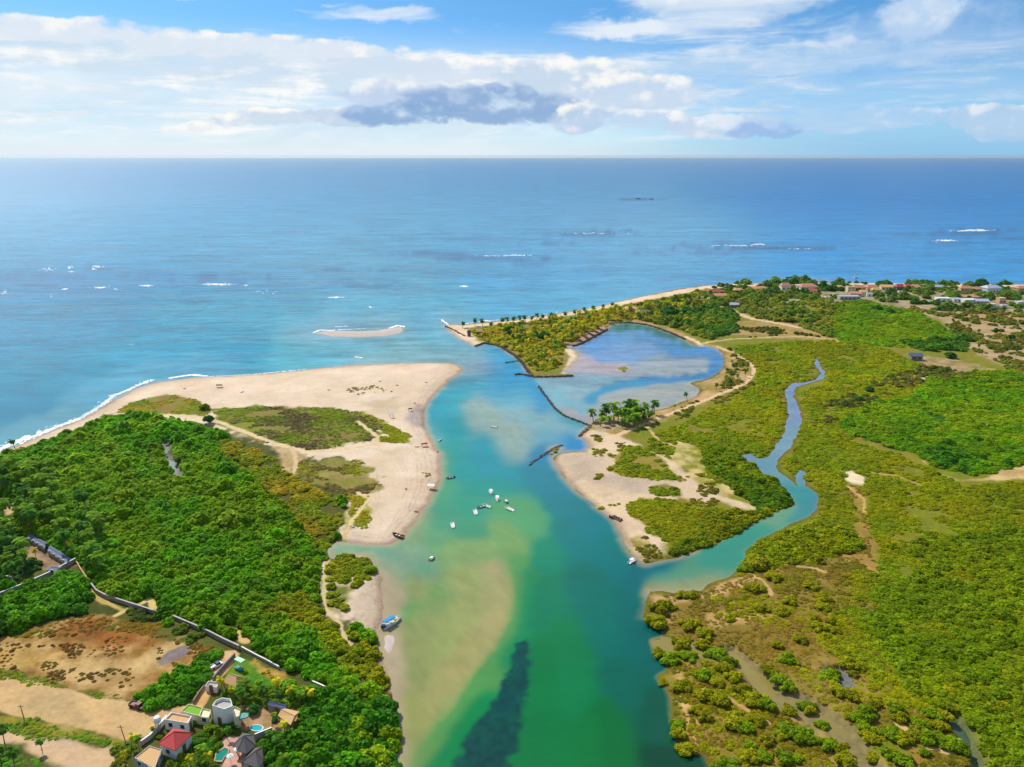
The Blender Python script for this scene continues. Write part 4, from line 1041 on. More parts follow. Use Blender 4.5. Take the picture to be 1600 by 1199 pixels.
# ------------------------------------------------------------------ broadleaf trees and bushes
CROWNS = {}
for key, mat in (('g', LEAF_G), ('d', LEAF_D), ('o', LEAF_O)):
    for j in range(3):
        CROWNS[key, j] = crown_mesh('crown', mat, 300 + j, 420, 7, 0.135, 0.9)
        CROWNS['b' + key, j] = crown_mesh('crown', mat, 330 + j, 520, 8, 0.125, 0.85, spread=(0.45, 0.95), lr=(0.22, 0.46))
TRUNK = MB()
TRUNK.tube([(0, 0, -0.2), (0.02, 0.01, 0.35), (0.05, 0.02, 0.8)], [0.075, 0.055, 0.03], 6)
for a in (0.3, 2.2, 4.4): TRUNK.tube([(0.02, 0.01, 0.3), (0.25 * math.cos(a), 0.25 * math.sin(a), 0.62)], [0.04, 0.02], 5)
TRUNK = TRUNK.mesh('trunk', M['bark'])
def bush(name, x, y, z, r, key, label, cat, group=None, tall=1.0, lift=0.05, rs=random):
    o = thing(name, label, cat, (x, y, z), rs.uniform(0, 6.28), group, (r, r * rs.uniform(0.85, 1.1), r * tall))
    part('crown', CROWNS[key, rs.randrange(3)], o, (0, 0, lift)); part('trunk', TRUNK, o)
    return o
# ------------------------------------------------------------------ rock work
def rocks(name, label, line, width, height, mat, cat='rock wall', seed=1, base=-0.8, step=0.9, group=None):
    rs = np.random.RandomState(seed); w = GP(line, 0.4); mb = MB()
    for i in range(len(w) - 1):
        d = w[i + 1] - w[i]; L = np.linalg.norm(d); u = d / L; nrm = np.array([-u[1], u[0]]); n = max(1, int(L / step))
        mid = (w[i] + w[i + 1]) / 2
        mb.box((mid[0], mid[1], (base + height * 0.6) / 2), (L, width * 0.7, height * 0.6 - base), math.atan2(u[1], u[0]), 0.9)
        for k in range(n):
            for q in range(3):
                p = w[i] + u * (k + rs.uniform(0, 1)) * L / n + nrm * rs.uniform(-.5, .5) * width
                sz = rs.uniform(0.5, 1.1) * step * 0.9
                mb.box((p[0], p[1], height * rs.uniform(0.45, 0.8)), (sz, sz * rs.uniform(.7, 1.1), sz * rs.uniform(0.6, 0.9) + 0.2), rs.uniform(0, 3.14), rs.uniform(0.5, 0.8))
    return tag(mb.build(name, mat), label, cat, group)
def wall(name, label, line, h, t, mat, cap=None, cat='wall', z=1.0):
    """a masonry wall following a chart line, with a coping and piers"""
    w = GP(line, z); x0, y0 = w[0]; o = thing(name, label, cat, (x0, y0, gz(x0, y0)))
    BARE.append(w); BAREW.append(1.6)
    b, c, p = MB(), MB(), MB(); h *= 0.8; t *= 0.85
    for i in range(len(w) - 1):
        d = w[i + 1] - w[i]; L = np.linalg.norm(d); a = math.atan2(d[1], d[0]); m = (w[i] + w[i + 1]) / 2 - w[0]
        b.box((m[0], m[1], h / 2 - 0.4), (L, t, h + 0.8), a); c.box((m[0], m[1], h + 0.05), (L + 0.02, t + 0.12, 0.1), a)
        n = max(1, int(L / 3.5))
        for k in range(n + 1):
            q = w[i] - w[0] + d * k / n; p.box((q[0], q[1], h / 2 - 0.35), (t + 0.1, t + 0.1, h + 0.86), a)
    b.build('panel', mat, o); c.build('coping', cap or mat, o); p.build('pier', mat, o)
    return o
# ------------------------------------------------------------------ buildings from their eave corners
def shrink(pts, k, c=None):
    c = np.mean(pts, 0) if c is None else c
    return [tuple(c + (np.array(p) - c) * k) for p in pts]
def building(name, label, corners, ze, wall_m, roof_m, roof='flat', rise=1.6, over=1.0, parapet=0.5, cat='house', windows=True, door=True, inner=None, group=None, open_sides=False):
    zg = 1.35
    w = GP(corners, ze); c = w.mean(0); pts = [p - c for p in w]
    area = sum(pts[i][0] * pts[(i + 1) % len(pts)][1] - pts[(i + 1) % len(pts)][0] * pts[i][1] for i in range(len(pts)))
    if area < 0: pts = pts[::-1]
    g0 = gz(c[0], c[1]); H = ze - g0
    o = thing(name, label, cat, (c[0], c[1], g0), 0, group)
    wp = shrink(pts, 1 / over, np.zeros(2)); n = len(pts)
    if open_sides:
        for q in shrink(pts, 0.86, np.zeros(2)): MB().tube([(q[0], q[1], -0.3), (q[0], q[1], H + rise * 0.14)], [0.09, 0.08], 6).build('post', M['wood'], o)
    else:
        MB().prism(wp, -0.4, H).build('walls', wall_m, o)
    if roof == 'flat':
        pr = MB()
        ins = shrink(pts, 0.93, np.zeros(2))
        for i in range(n):
            a, b = pts[i], pts[(i + 1) % n]; ia, ib = ins[i], ins[(i + 1) % n]
            pr.prism([a, b, ib, ia], H + 0.003, H + parapet)
        pr.build('parapet', wall_m, o)
        MB().prism(shrink(pts, 0.925, np.zeros(2)), H + 0.004, H + 0.12).build('roof', inner or roof_m, o)
    else:
        rb = MB()
        vs = [(p[0], p[1], H - 0.02) for p in pts] + [(p[0], p[1], H + 0.14) for p in pts]
        if roof == 'pyramid':
            vs.append((0, 0, H + rise)); k = len(vs) - 1
            fs = [tuple(range(n))[::-1]] + [(i, (i + 1) % n, n + (i + 1) % n, n + i) for i in range(n)] + [(n + i, n + (i + 1) % n, k) for i in range(n)]
        else:
            # hip or gable along the longer side
            e = [np.linalg.norm(np.array(pts[(i + 1) % 4]) - pts[i]) for i in range(4)]
            s = 0 if e[0] + e[2] < e[1] + e[3] else 1          # short edges are s and s+2
            A_, B_ = (np.array(pts[s]) + pts[(s + 1) % 4]) / 2, (np.array(pts[(s + 2) % 4]) + pts[(s + 3) % 4]) / 2
            q = 0.0 if roof == 'gable' else 0.27
            ra, rb_ = A_ + (B_ - A_) * q, B_ + (A_ - B_) * q
            vs += [(ra[0], ra[1], H + rise), (rb_[0], rb_[1], H + rise)]; ka, kb = len(vs) - 2, len(vs) - 1
            i0, i1, i2, i3 = [4 + (s + j) % 4 for j in range(4)]
            fs = [(3, 2, 1, 0)] + [(i, (i + 1) % 4, 4 + (i + 1) % 4, 4 + i) for i in range(4)] + [(i0, i1, ka), (i1, i2, kb, ka), (i2, i3, kb), (i3, i0, ka, kb)]
        ro = rb.add(vs, fs).build('roof', roof_m, o)
        rg = MB()
        if roof == 'pyramid':
            for i in range(n): rg.tube([(pts[i][0], pts[i][1], H + 0.16), (0, 0, H + rise + 0.03)], [0.07, 0.07], 5)
        else: rg.tube([vs[ka], vs[kb]], [0.09, 0.09], 6)
        rg.build('ridge', roof_m, ro)
    if windows and not open_sides:
        first = True
        for i in range(n):
            a, b = np.array(wp[i]), np.array(wp[(i + 1) % n]); d = b - a; L = np.linalg.norm(d); u = d / L; nr = np.array([u[1], -u[0]])
            wm = c + (a + b) / 2
            if nr.dot(wm) > 0 or L < 2: continue               # only the sides one can see from the river
            k = max(1, int(L / 2.6)); floors = max(1, int(H / 3.0))
            for fl in range(floors):
                for j in range(k):
                    q = a + u * L * (j + 0.5) / k + nr * 0.03; zc = 1.5 + fl * 2.8
                    an = math.atan2(u[1], u[0])
                    if first and door and fl == 0:
                        MB().box((q[0], q[1], 1.0), (0.95, 0.1, 2.0), an).build('door', M['wood'], o); first = False; continue
                    f = MB().box((q[0], q[1], zc), (1.15, 0.10, 1.15), an).build('window', M['white'], o)
                    q2 = q + nr * 0.035
                    MB().box((q2[0], q2[1], zc), (0.95, 0.08, 0.95), an).build('pane', M['glass'], f)
    KEEP_OUT.append(w)
    return o
# ================================================================== the compound at the lower left
rnd = random.Random(5)
building('house', 'small house with bright red pyramid tile roof beside the dirt road end', [(246,1163),(271,1139),(302,1146),(274,1174)], 4.1, M['white'], M['red'], 'pyramid', 1.9, 1.14)
building('house', 'white flat-roofed house with beige terrace just behind the red roof', [(257,1127),(268,1116),(300,1122),(294,1133)], 3.5, M['white'], M['tanroof'], 'flat', parapet=0.5, inner=M['tanroof'])
building('house', 'low cream building with bright green lawn on its roof', [(283,1113),(295,1102),(317,1108),(312,1121)], 3.3, M['cream'], M['lawn'], 'flat', parapet=0.35, inner=M['lawn'])
building('house', 'cream annex between the lawn roof and the white tower', [(312,1122),(316,1109),(330,1112),(326,1124)], 3.1, M['cream'], M['cream'], 'flat', parapet=0.4, inner=M['cream'], door=False)
tower = building('house', 'tall white modern house with curved parapet roof terrace', [(332,1107),(338,1099),(348,1095),(361,1097),(364,1108),(351,1113)], 5.2, M['white'], M['cream'], 'flat', parapet=0.8, inner=M['concrete'])
building('house', 'white stepped annex on the right side of the tall modern house', [(362,1112),(366,1106),(376,1111),(374,1122),(366,1124)], 3.7, M['cream'], M['white'], 'flat', parapet=0.5, inner=M['cream'], door=False)
building('house', 'flat beige building at the bottom left of the compound', [(210,1186),(234,1167),(253,1173),(242,1203)], 3.4, M['concrete'], M['tanroof'], 'flat', parapet=0.3, inner=M['tanroof'])
building('palapa', 'six-sided dark grey thatched pavilion beside the lower pool', [(366,1163),(379,1146),(396,1149),(400,1166),(385,1179),(371,1174)], 3.4, M['wood'], M['thatch'], 'pyramid', 2.0, 1.1, open_sides=True, cat='pavilion')
building('house', 'dark slate-grey roof at the bottom edge right of the pavilion', [(378,1192),(398,1170),(410,1168),(412,1190),(404,1202)], 3.1, M['concrete'], M['thatch'], 'pyramid', 1.7, 1.1)
building('palapa', 'tan thatched hip roof on the lawn below the mint awning', [(347,1066),(361,1053),(384,1060),(369,1076)], 2.9, M['wood'], M['tanroof'], 'hip', 1.7, open_sides=True, cat='pavilion')
building('palapa', 'tan shed roof among the palms right of the blue pool', [(434,1119),(446,1108),(468,1113),(454,1134)], 3.0, M['wood'], M['tanroof'], 'gable', 0.8, open_sides=True, cat='pavilion')
building('shed', 'dark slate-blue roof in the palms above the tan shed roof', [(418,1103),(423,1097),(450,1103),(446,1110)], 2.9, M['darkwall'], M['slate'], 'gable', 0.7, 1.05)
building('shed', 'small white gatehouse at the foot of the sandy lane', [(321,1075),(326,1067),(343,1069),(339,1077)], 2.5, M['white'], M['white'], 'flat', parapet=0.5, inner=M['concrete'])
building('shed', 'long slate-blue roof at the far end of the palm grove clearing', [(42,842),(46,834),(74,849),(70,858)], 2.7, M['darkwall'], M['slate'], 'gable', 0.6, 1.05)
building('shed', 'long slate-blue roof nearest the grey wall corner', [(74,862),(79,853),(112,874),(104,882)], 2.7, M['darkwall'], M['slate'], 'gable', 0.6, 1.05)
building('shed', 'short blue-grey roof beside the grey boundary wall', [(72,892),(80,885),(97,887),(90,895)], 2.8, M['darkwall'], M['slate'], 'hip', 0.7, 1.05)
# mint awning on posts
x, y, z = at(376, 1046)
aw = thing('awning', 'mint-green slanted awning with teal deck on the lawn', 'awning', (x, y, z), -0.55)
MB().box((0, 0, 2.45), (2.5, 1.3, 0.12)).build('canopy', M['mint'], aw); MB().box((0.2, -0.6, 0.5), (2.4, 1.0, 0.35)).build('deck', M['teal'], aw)
for sx in (-1, 1):
    for sy in (-1, 1): MB().box((sx * 1.1, sy * 0.5, 1.2), (0.09, 0.09, 2.42)).build('post', M['white'], aw)
# water tank on the white house corner, blue container by it
x, y, z = at(248, 1142)
tk = thing('water_tank', 'white round water tank left of the red roof', 'tank', (x, y, z))
MB().lathe([(0.1, 2.1), (0.75, 2.1), (0.78, 2.9), (0.6, 3.3), (0.2, 3.45)], k=14).build('tank', M['white'], tk)
for a in range(4): MB().box((0.5 * math.cos(a * 1.57 + .78), 0.5 * math.sin(a * 1.57 + .78), 0.95), (0.12, 0.12, 2.28)).build('leg', M['concrete'], tk)
# pools
def pool(label, pts, m, rim):
    w = GP(pts, 1.6); c = w.mean(0); g = gz(*c)
    p = [tuple(q - c) for q in w]; o = thing('swimming_pool', label, 'pool', (c[0], c[1], g))
    n = len(p); out = shrink(p, 1.14, np.zeros(2)); r = MB()
    for i in range(n): r.prism([out[i], out[(i + 1) % n], p[(i + 1) % n], p[i]], -0.5, 0.36)
    r.build('coping', rim, o); MB().prism(p, -0.4, 0.26).build('pool_water', m, o)
    KEEP_OUT.append(np.array(w))
el = lambda cx, cy, rx, ry, n=18, sk=0.0: [(cx + rx * math.cos(t) + sk * ry * math.sin(t), cy + ry * math.sin(t)) for t in np.linspace(0, 2 * math.pi, n, endpoint=False)]
pool('oval turquoise swimming pool right of the tall white house', el(401, 1138, 9.5, 4.6, 20), M['pool'], M['white'])
pool('curved green swimming pool beside the pink paved terrace', [(336,1189),(338,1178),(344,1173),(351,1169),(357,1171),(356,1177),(351,1182),(347,1189)], M['pool2'], M['paving'])
x, y, z = at(382, 1134)
tc_ = thing('awning', 'small teal sheet canopy left of the oval pool', 'awning', (x, y, z), 0.4)
MB().prism([(-0.9, -0.7), (0.9, -0.8), (1.1, 0.5), (0, 1.1), (-1.0, 0.5)], 2.1, 2.35).build('canopy', M['teal'], tc_)
for q in ((-0.7, -0.5), (0.7, -0.6), (0, 0.8)): MB().box((q[0], q[1], 1.0), (0.08, 0.08, 2.2)).build('post', M['white'], tc_)
def parasol(px, py, label):
    x, y, z = at(px, py); o = thing('parasol', label, 'parasol', (x, y, z))
    MB().lathe([(0.75, 1.75), (0.72, 1.8), (0.1, 2.15), (0.03, 2.2)], k=10).build('canopy', M['white'], o); MB().tube([(0, 0, 0), (0, 0, 1.9)], [0.03, 0.03], 6).build('pole', M['wood'], o)
parasol(372, 1182, 'white parasol on the pink terrace nearest the grey pavilion'); parasol(361, 1193, 'white parasol on the pink terrace nearest the bottom edge')
# walls
wall('boundary_wall', 'long pale grey wall running from the left edge to the grove corner', [(-60,957),(0,936),(40,920),(80,902),(97,893),(119,881)], 1.66, 0.24, M['concrete'], M['white'])
wall('boundary_wall', 'thin tan wall bending down from the grove corner', [(120,882),(126,893),(134,905),(142,917)], 0.86, 0.20, M['peach'], M['tanroof'])
wall('boundary_wall', 'dark grey wall curving above the small rubble patch', [(143,919),(152,930),(165,937),(192,946),(220,955),(241,962)], 1.37, 0.36, M['darkwall'], M['concrete'])
wall('boundary_wall', 'dark grey wall running through the shrubs above the orange field', [(272,970),(298,981),(325,993),(350,1006),(374,1017)], 1.30, 0.36, M['darkwall'], M['concrete'])
wall('boundary_wall', 'thin pale wall slanting down right of the lane top', [(378,1016),(400,1028),(418,1037),(436,1047)], 0.86, 0.20, M['concrete'], M['white'])
wall('boundary_wall', 'short pale wall fragment in a forest gap near the river', [(489,1070),(503,1076),(518,1084)], 1.15, 0.24, M['concrete'], M['white'])
wall('garden_wall', 'dark garden wall along the right side of the sandy lane', [(367,1030),(350,1048),(334,1067)], 1.5, 0.25, M['darkwall'], M['slate'])
wall('garden_wall', 'low brown wall between the lane and the lower yard', [(323,1074),(312,1088),(303,1102)], 1.0, 0.25, M['rock2'], M['rock2'])
wall('garden_wall', 'pale angled beam wall right of the grey pavilion', [(400,1160),(425,1150)], 2.2, 0.2, M['concrete'], M['white'])
wall('garden_wall', 'white compound wall facing the dirt road left of the red roof', [(262,1128),(250,1142),(236,1158),(222,1168)], 1.6, 0.25, M['concrete'], M['white'])
# poles
def pole(px, py, h, label, lean=0.0, arm=False, name='utility_pole', mat='wood'):
    x, y, z = at(px, py); o = thing(name, label, 'pole' if not arm else 'street lamp', (x, y, z))
    MB().tube([(0, 0, -0.3), (lean, 0, h)], [0.11, 0.07], 7).build('pole', M[mat], o)
    if arm:
        MB().tube([(lean, 0, h - 0.1), (lean - 1.1, 0, h + 0.15)], [0.05, 0.04], 6).build('arm', M[mat], o); MB().box((lean - 1.2, 0, h + 0.13), (0.5, 0.2, 0.12)).build('lamp_head', M['white'], o)
    else: MB().box((lean, 0, h - 0.5), (1.3, 0.1, 0.1)).build('crossarm', M[mat], o)
pole(38, 1124, 3.6, 'leaning wooden pole beside the dirt road near the left edge', -0.3)
pole(196, 1158, 3.8, 'wooden pole at the lower edge of the dirt road near the palms', -0.6)
pole(24, 922, 4.0, 'pale street lamp behind the long grey wall', -0.4, True, 'street_lamp', 'white')
# vehicles
def truck(px, py, rz, body, cab, label, name='pickup_truck', L=4.4, k=0.85, load=None):
    x, y, z = at(px, py); o = thing(name, label, 'truck', (x, y, z), rz, None, k)
    MB().box((0, 0, 0.62), (L, 1.75, 0.5), 0, 0.97).build('chassis', body, o)
    c = MB().box((L * 0.14, 0, 1.2), (L * 0.36, 1.6, 0.68), 0, 0.80).build('cab', cab, o)
    for sy in (-1, 1): MB().box((L * 0.14, sy * 0.74, 1.22), (L * 0.24, 0.06, 0.36)).build('window', M['glass'], c)
    MB().box((L * 0.30, 0, 1.15), (0.07, 1.2, 0.42)).build('windscreen', M['glass'], c)
    b = MB()
    for sy in (-1, 1): b.box((-L * 0.28, sy * 0.82, 1.02), (L * 0.42, 0.09, 0.34))
    b.box((-L * 0.49, 0, 1.02), (0.08, 1.6, 0.34)); b.build('cargo_bed', load or body, o)
    for sx in (-1, 1):
        for sy in (-1, 1): w = MB().lathe([(0.1, -0.1), (0.36, -0.1), (0.36, 0.1), (0.1, 0.1)], k=12).build('wheel', M['black'], o, (sx * L * 0.31, sy * 0.85, 0.36)); w.rotation_euler = (math.pi / 2, 0, 0)
    for sy in (-1, 1): MB().box((L * 0.5, sy * 0.6, 0.68), (0.06, 0.26, 0.16)).build('headlight', M['white'], o)
truck(215, 1107, -0.35, M['maroon'], M['maroon'], 'dark maroon truck parked under the bushes beside the dirt road')
truck(338, 1044, 0.9, M['white'], M['navy'], 'small white and navy truck parked beside the sandy lane', k=0.72)

# ================================================================== boats
def hull_mb(L, Wd, D, bow=0.35, n=11, inner=False):
    mb = MB(); ring = []
    for i in range(n):
        t = i / (n - 1); w = Wd / 2 * (1 - max(0, (t - (1 - bow)) / bow) ** 2.2 * 0.97) * (0.88 + 0.12 * min(1, t * 4)); sh = D * (1 + 0.35 * max(0, t - 0.55) / 0.45)
        x = (t - 0.5) * L
        ring.append([(x, -w, sh), (x, -w * 0.82, 0.12 * D), (x, 0, -0.25 * D), (x, w * 0.82, 0.12 * D), (x, w, sh), (x, w * 0.86, sh), (x, w * 0.66, 0.35 * D), (x, -w * 0.66, 0.35 * D), (x, -w * 0.86, sh)])
    vs = [p for r in ring for p in r]; k = 9
    fs = [(i * k + j, i * k + (j + 1) % k, (i + 1) * k + (j + 1) % k, (i + 1) * k + j) for i in range(n - 1) for j in range(k)]
    return mb.add(vs, fs + [tuple(range(k))[::-1], tuple(range((n - 1) * k, n * k))])
HULL_W = hull_mb(4.4, 1.5, 0.55).mesh('hull', M['white']); HULL_G = hull_mb(4.2, 1.5, 0.55).mesh('hull', M['grey']); HULL_B = hull_mb(4.6, 1.6, 0.6).mesh('hull', M['wood'])
BENCH = MB().box((0.7, 0, 0.42), (0.3, 1.15, 0.06)).mesh('bench', M['white']); BENCH2 = MB().box((-0.5, 0, 0.42), (0.3, 1.15, 0.06)).mesh('bench', M['white'])
MOTOR = MB().box((-2.28, 0, 0.65), (0.3, 0.28, 0.45), 0, 0.8).box((-2.32, 0, 0.15), (0.12, 0.1, 0.8)).mesh('outboard_motor', M['black'])
CANOPY = {c: MB().box((-0.3, 0, 1.5), (2.0, 1.3, 0.07)).mesh('canopy', M[c]) for c in ('white', 'blue')}
POSTS = [MB().tube([(sx - 0.3, sy * 0.58, 0.4), (sx - 0.3, sy * 0.58, 1.48)], [0.03, 0.03], 5).mesh('post', M['white']) for sx in (-0.9, 0.9) for sy in (-1, 1)]
def boat(px, py, rz, label, hull=None, canopy=None, k=1.0, z=0.0, motor=True, group=None, name='motorboat', ground=False):
    x, y = G(px, py, 0.3); x, y = float(x), float(y)
    o = thing(name, label, 'boat', (x, y, gz(x, y) + 0.12 if ground else -0.05), rz, group, k)
    part('hull', hull or HULL_W, o); part('bench', BENCH, o); part('bench', BENCH2, o)
    if motor: part('outboard_motor', MOTOR, o)
    if canopy:
        part('canopy', CANOPY[canopy], o)
        for p in POSTS: part('post', p, o)
    return o
GB = 'small boats moored in the middle of the river'
boat(767,769,1.9,'white moored boat at the top of the river cluster',k=0.85,canopy='white',group=GB)
boat(777,779,1.8,'white moored boat just below the topmost boat of the cluster',k=0.85,canopy='white',group=GB)
boat(790.5,784,2.2,'small pale boat above the long white skiff',k=0.6,hull=HULL_G,canopy='white',group=GB)
boat(795.5,795,2.35,'long slim white skiff at the right end of the river cluster',k=0.95,motor=False,group=GB)
boat(753,791.5,0.6,'grey moored boat touching bows with a white one in the cluster',k=0.8,hull=HULL_G,group=GB)
boat(760,790.5,2.5,'white moored boat in the middle of the cluster beside the grey one',k=0.9,group=GB)
boat(742.5,799.5,1.75,'white moored boat at the left end of the river cluster',k=0.9,group=GB)
boat(707,820,1.75,'white boat moored alone in green water below the cluster',k=0.9,group=GB)
boat(705,746,0.5,'grey weathered boat moored off the round beach',k=0.85,hull=HULL_G,group=GB)
boat(675,873,0.9,'small pale green boat moored over the shallow sandbank',k=0.6,hull=HULL_G,canopy='white',group=GB)
boat(687,687,1.2,'small pale blue covered boat close to the beach bend',k=0.75,canopy='blue',group=GB)
boat(771,667,2.7,'white boat with grey side moored over the upper sandbar',k=0.9,group=GB)
boat(988,877,0.8,'white boat moored at the creek mouth on the east bank',k=0.8,canopy='white',group=GB)
boat(622,838,2.6,'dark brown wooden boat pulled up at the foot of the beach',k=1.0,hull=HULL_B,motor=False,ground=True,name='rowing_boat')
boat(1233,433.5,0.1,'dark boat out at sea beyond the village',hull=HULL_G,k=1.6,name='rowing_boat',motor=False)
boat(997,311,0.1,'tiny dark boat far out at sea, left of a pair',hull=HULL_G,k=3.0,name='rowing_boat',motor=False)
boat(1018,311.5,0.1,'tiny dark boat far out at sea, right of a pair',hull=HULL_G,k=2.6,name='rowing_boat',motor=False)
x, y = map(float, G(1338, 434, 0))
sb = thing('sailboat', 'white sailboat off the far beach', 'sailboat', (x, y, -0.05), 0.4, None, 1.3)
part('hull', HULL_W, sb); MB().tube([(0.3, 0, 0.2), (0.3, 0, 5.4)], [0.06, 0.03], 6).build('mast', M['white'], sb)
MB().add([(0.25, 0.02, 0.9), (-1.9, 0.15, 0.95), (0.25, 0.02, 5.2), (0.25, -0.02, 0.9), (-1.9, 0.11, 0.95), (0.25, -0.02, 5.2)], [(0, 1, 2), (5, 4, 3), (0, 3, 4, 1), (1, 4, 5, 2), (2, 5, 3, 0)]).build('sail', M['white'], sb)
# the large tour boat
x, y = map(float, G(612, 973, 0.4))
tb = thing('tour_boat', 'white tour boat with blue canopy aground by the left bank', 'boat', (x, y, -0.05), 0.93)
hull_mb(6.6, 2.1, 0.8, 0.4).build('hull', M['white'], tb)
MB().box((0.3, 0, 0.5), (4.6, 1.4, 0.06)).build('deck', M['cream'], tb)
MB().prism([(-2.7, -0.9), (0.9, -0.9), (0.9, 0.9), (-2.7, 0.9)], 1.95, 2.12, [(-2.6, -0.6), (0.8, -0.6), (0.8, 0.6), (-2.6, 0.6)]).build('canopy', M['blue'], tb)
for sx in (-2.5, 0.7):
    for sy in (-1, 1): MB().tube([(sx, sy * 0.8, 0.6), (sx, sy * 0.8, 1.97)], [0.035, 0.035], 6).build('post', M['white'], tb)
MB().box((-2.9, 0, 0.95), (0.7, 1.5, 0.5), 0, 0.85).build('stern_locker', M['navy'], tb)
for xx in (-1.6, -0.5): MB().box((xx, 0, 0.8), (0.4, 1.4, 0.1)).build('bench', M['white'], tb)
MB().box((1.6, 0, 0.9), (1.3, 1.1, 0.35), 0, 0.8).build('foredeck_cabin', M['cream'], tb)
MB().box((-3.45, 0, 0.85), (0.35, 0.35, 0.6), 0, 0.8).box((-3.5, 0, 0.2), (0.14, 0.12, 1.0)).build('outboard_motor', M['black'], tb)

# ================================================================== things on the beach
def shelter(px, py, label, w=2.2, top='wood', h=1.9, rz=0.3, name='beach_shelter'):
    x, y, z = at(px, py); o = thing(name, label, 'shelter', (x, y, z), rz)
    MB().prism([(-w/2, -w/3), (w/2, -w/3), (w/2, w/3), (-w/2, w/3)], h, h + 0.45, [(-w/2, -0.05), (w/2, -0.05), (w/2, 0.05), (-w/2, 0.05)]).build('roof', M[top], o)
    for sx in (-1, 1):
        for sy in (-1, 1): MB().tube([(sx * w * 0.43, sy * w * 0.27, -0.2), (sx * w * 0.43, sy * w * 0.27, h + 0.02)], [0.05, 0.05], 6).build('post', M['wood'], o)
shelter(663, 695, 'red canvas shelter on the beach bend', 2.6, 'redcanvas', 1.2)
shelter(674, 760, 'white-topped open shelter at the waterline halfway down the beach', 3.0, 'white', 1.5, -0.2)
shelter(612, 652, 'small white-topped hut beside the bright green dune strip', 1.8, 'white', 1.6)
shelter(641, 641, 'small brown shelter near the grey wet sand', 1.8, 'wood', 1.2)
shelter(343, 606, 'low dark shelter on the open upper beach', 3.0, 'wood', 1.2, 0.0)
def driftwood(px, py, label, L=1.8, seed=1):
    x, y, z = at(px, py); rs = np.random.RandomState(seed); mb = MB()
    for i in range(6):
        a = rs.uniform(0, 6.28); l = L * rs.uniform(0.4, 1.0)
        mb.tube([(0, 0, 0.1), (math.cos(a) * l * .5, math.sin(a) * l * .5, 0.3), (math.cos(a) * l, math.sin(a) * l, rs.uniform(.05, .7))], [0.12, 0.08, 0.04], 5)
    tag(mb.build('driftwood', M['twig'], None, (x, y, z)), label, 'driftwood', 'driftwood heaps scattered on the beach')
for i, (a, b, l) in enumerate([(289,608,'driftwood heap on the beach nearest the surf at left'),(648,629,'driftwood heap just above the small brown shelter'),(667,597,'driftwood heap near the tip of the sand spit'),(650,796,'driftwood heap low on the curving beach'),(634,764,'driftwood heap on the sand left of the white-topped shelter'),
    (652,697,'driftwood heap left of the red canvas shelter'),(514,611,'driftwood heap on the sand above the dune grass middle'),(582,605,'driftwood heap right of the small dune plants'),(594,597,'driftwood heap on the open spit above the dune plants'),(378,614,'pale driftwood heap right of the lone beach tree'),
    (611,612,'driftwood heap on the spit below the pale dune plants'),(620,603,'driftwood heap on the right half of the upper spit'),(592,758,'driftwood heap at the edge of the olive dune grass'),(552,823,'driftwood heap by the lowest dune clump'),(684,703,'driftwood post at the water edge below the pale blue boat')]): driftwood(a, b, l, 1.5, i + 1)

# ================================================================== rock and timber works
rocks('rock_revetment', 'dark rock revetment curving round the headland river side', [(742,541),(757,536),(775,539),(790,546),(806,557),(816,567),(824,578),(832,588)], 1.6, 0.9, M['rock'], 'rock wall', 1)
rocks('rock_pier', 'short rock pier jutting left from the headland corner', [(804,585),(812,584),(832,588)], 1.4, 0.8, M['rock'], 'rock wall', 2)
rocks('rock_pier', 'straight dark rock pier closing the pond side of the headland corner', [(833,589),(860,588.5),(895,587)], 1.3, 0.8, M['rock'], 'rock wall', 3)
rocks('rock_pier', 'stub of rocks off the headland revetment', [(790,566),(804,564),(812,563)], 1.1, 0.25, M['rock'], 'rock wall', 4)
rocks('rock_revetment', 'dark sea wall along the pond edge below the palm rows', [(895,541),(908,537),(925,528),(938,521),(949,515)], 1.2, 0.9, M['rock'], 'rock wall', 5)
rocks('rock_revetment', 'dark rock edging along the far side of the pond', [(952,505),(983,504),(1010,507),(1027,512),(1051,521),(1071,530)], 1.4, 0.7, M['rock'], 'rock wall', 6)
rocks('rock_dam', 'long thin rock dam between the river and the pond', [(842,603),(850,615),(858,625),(866,636),(875,644),(884,650),(897,655),(910,660),(923,665)], 1.0, 0.35, M['rock'], 'rock wall', 7)
rocks('rock_groyne', 'half-sunk dark rock groyne pointing into the river', [(878,694),(866,700),(852,708),(840,716),(826,726)], 1.3, -0.02, M['rock'], 'rock wall', 8)
rocks('rock_revetment', 'rocks along the sandy point at the river edge below the dam', [(923,666),(913,674),(905,681)], 1.2, 0.6, M['rock2'], 'rock wall', 9)
rocks('rock_groyne', 'dark rock spit at the sea side of the headland tip', [(697,510),(708,515),(718,521),(728,526)], 1.8, 0.5, M['rock'], 'rock wall', 10)
rocks('rubble_heap', 'dark rubble heap on the sandy point bank', [(955,806),(962,810),(970,814)], 1.8, 0.9, M['rock'], 'rocks', 11)
rocks('rubble_heap', 'grey rubble row across the dunes near the dam end', [(975,684),(985,690),(995,700)], 1.2, 0.9, M['rock2'], 'rocks', 12)
rocks('rubble_heap', 'brown rubble patch below the curving dark wall', [(170,958),(185,964),(200,970),(215,974)], 2.2, 0.5, M['rock2'], 'rocks', 13, base=0.5)
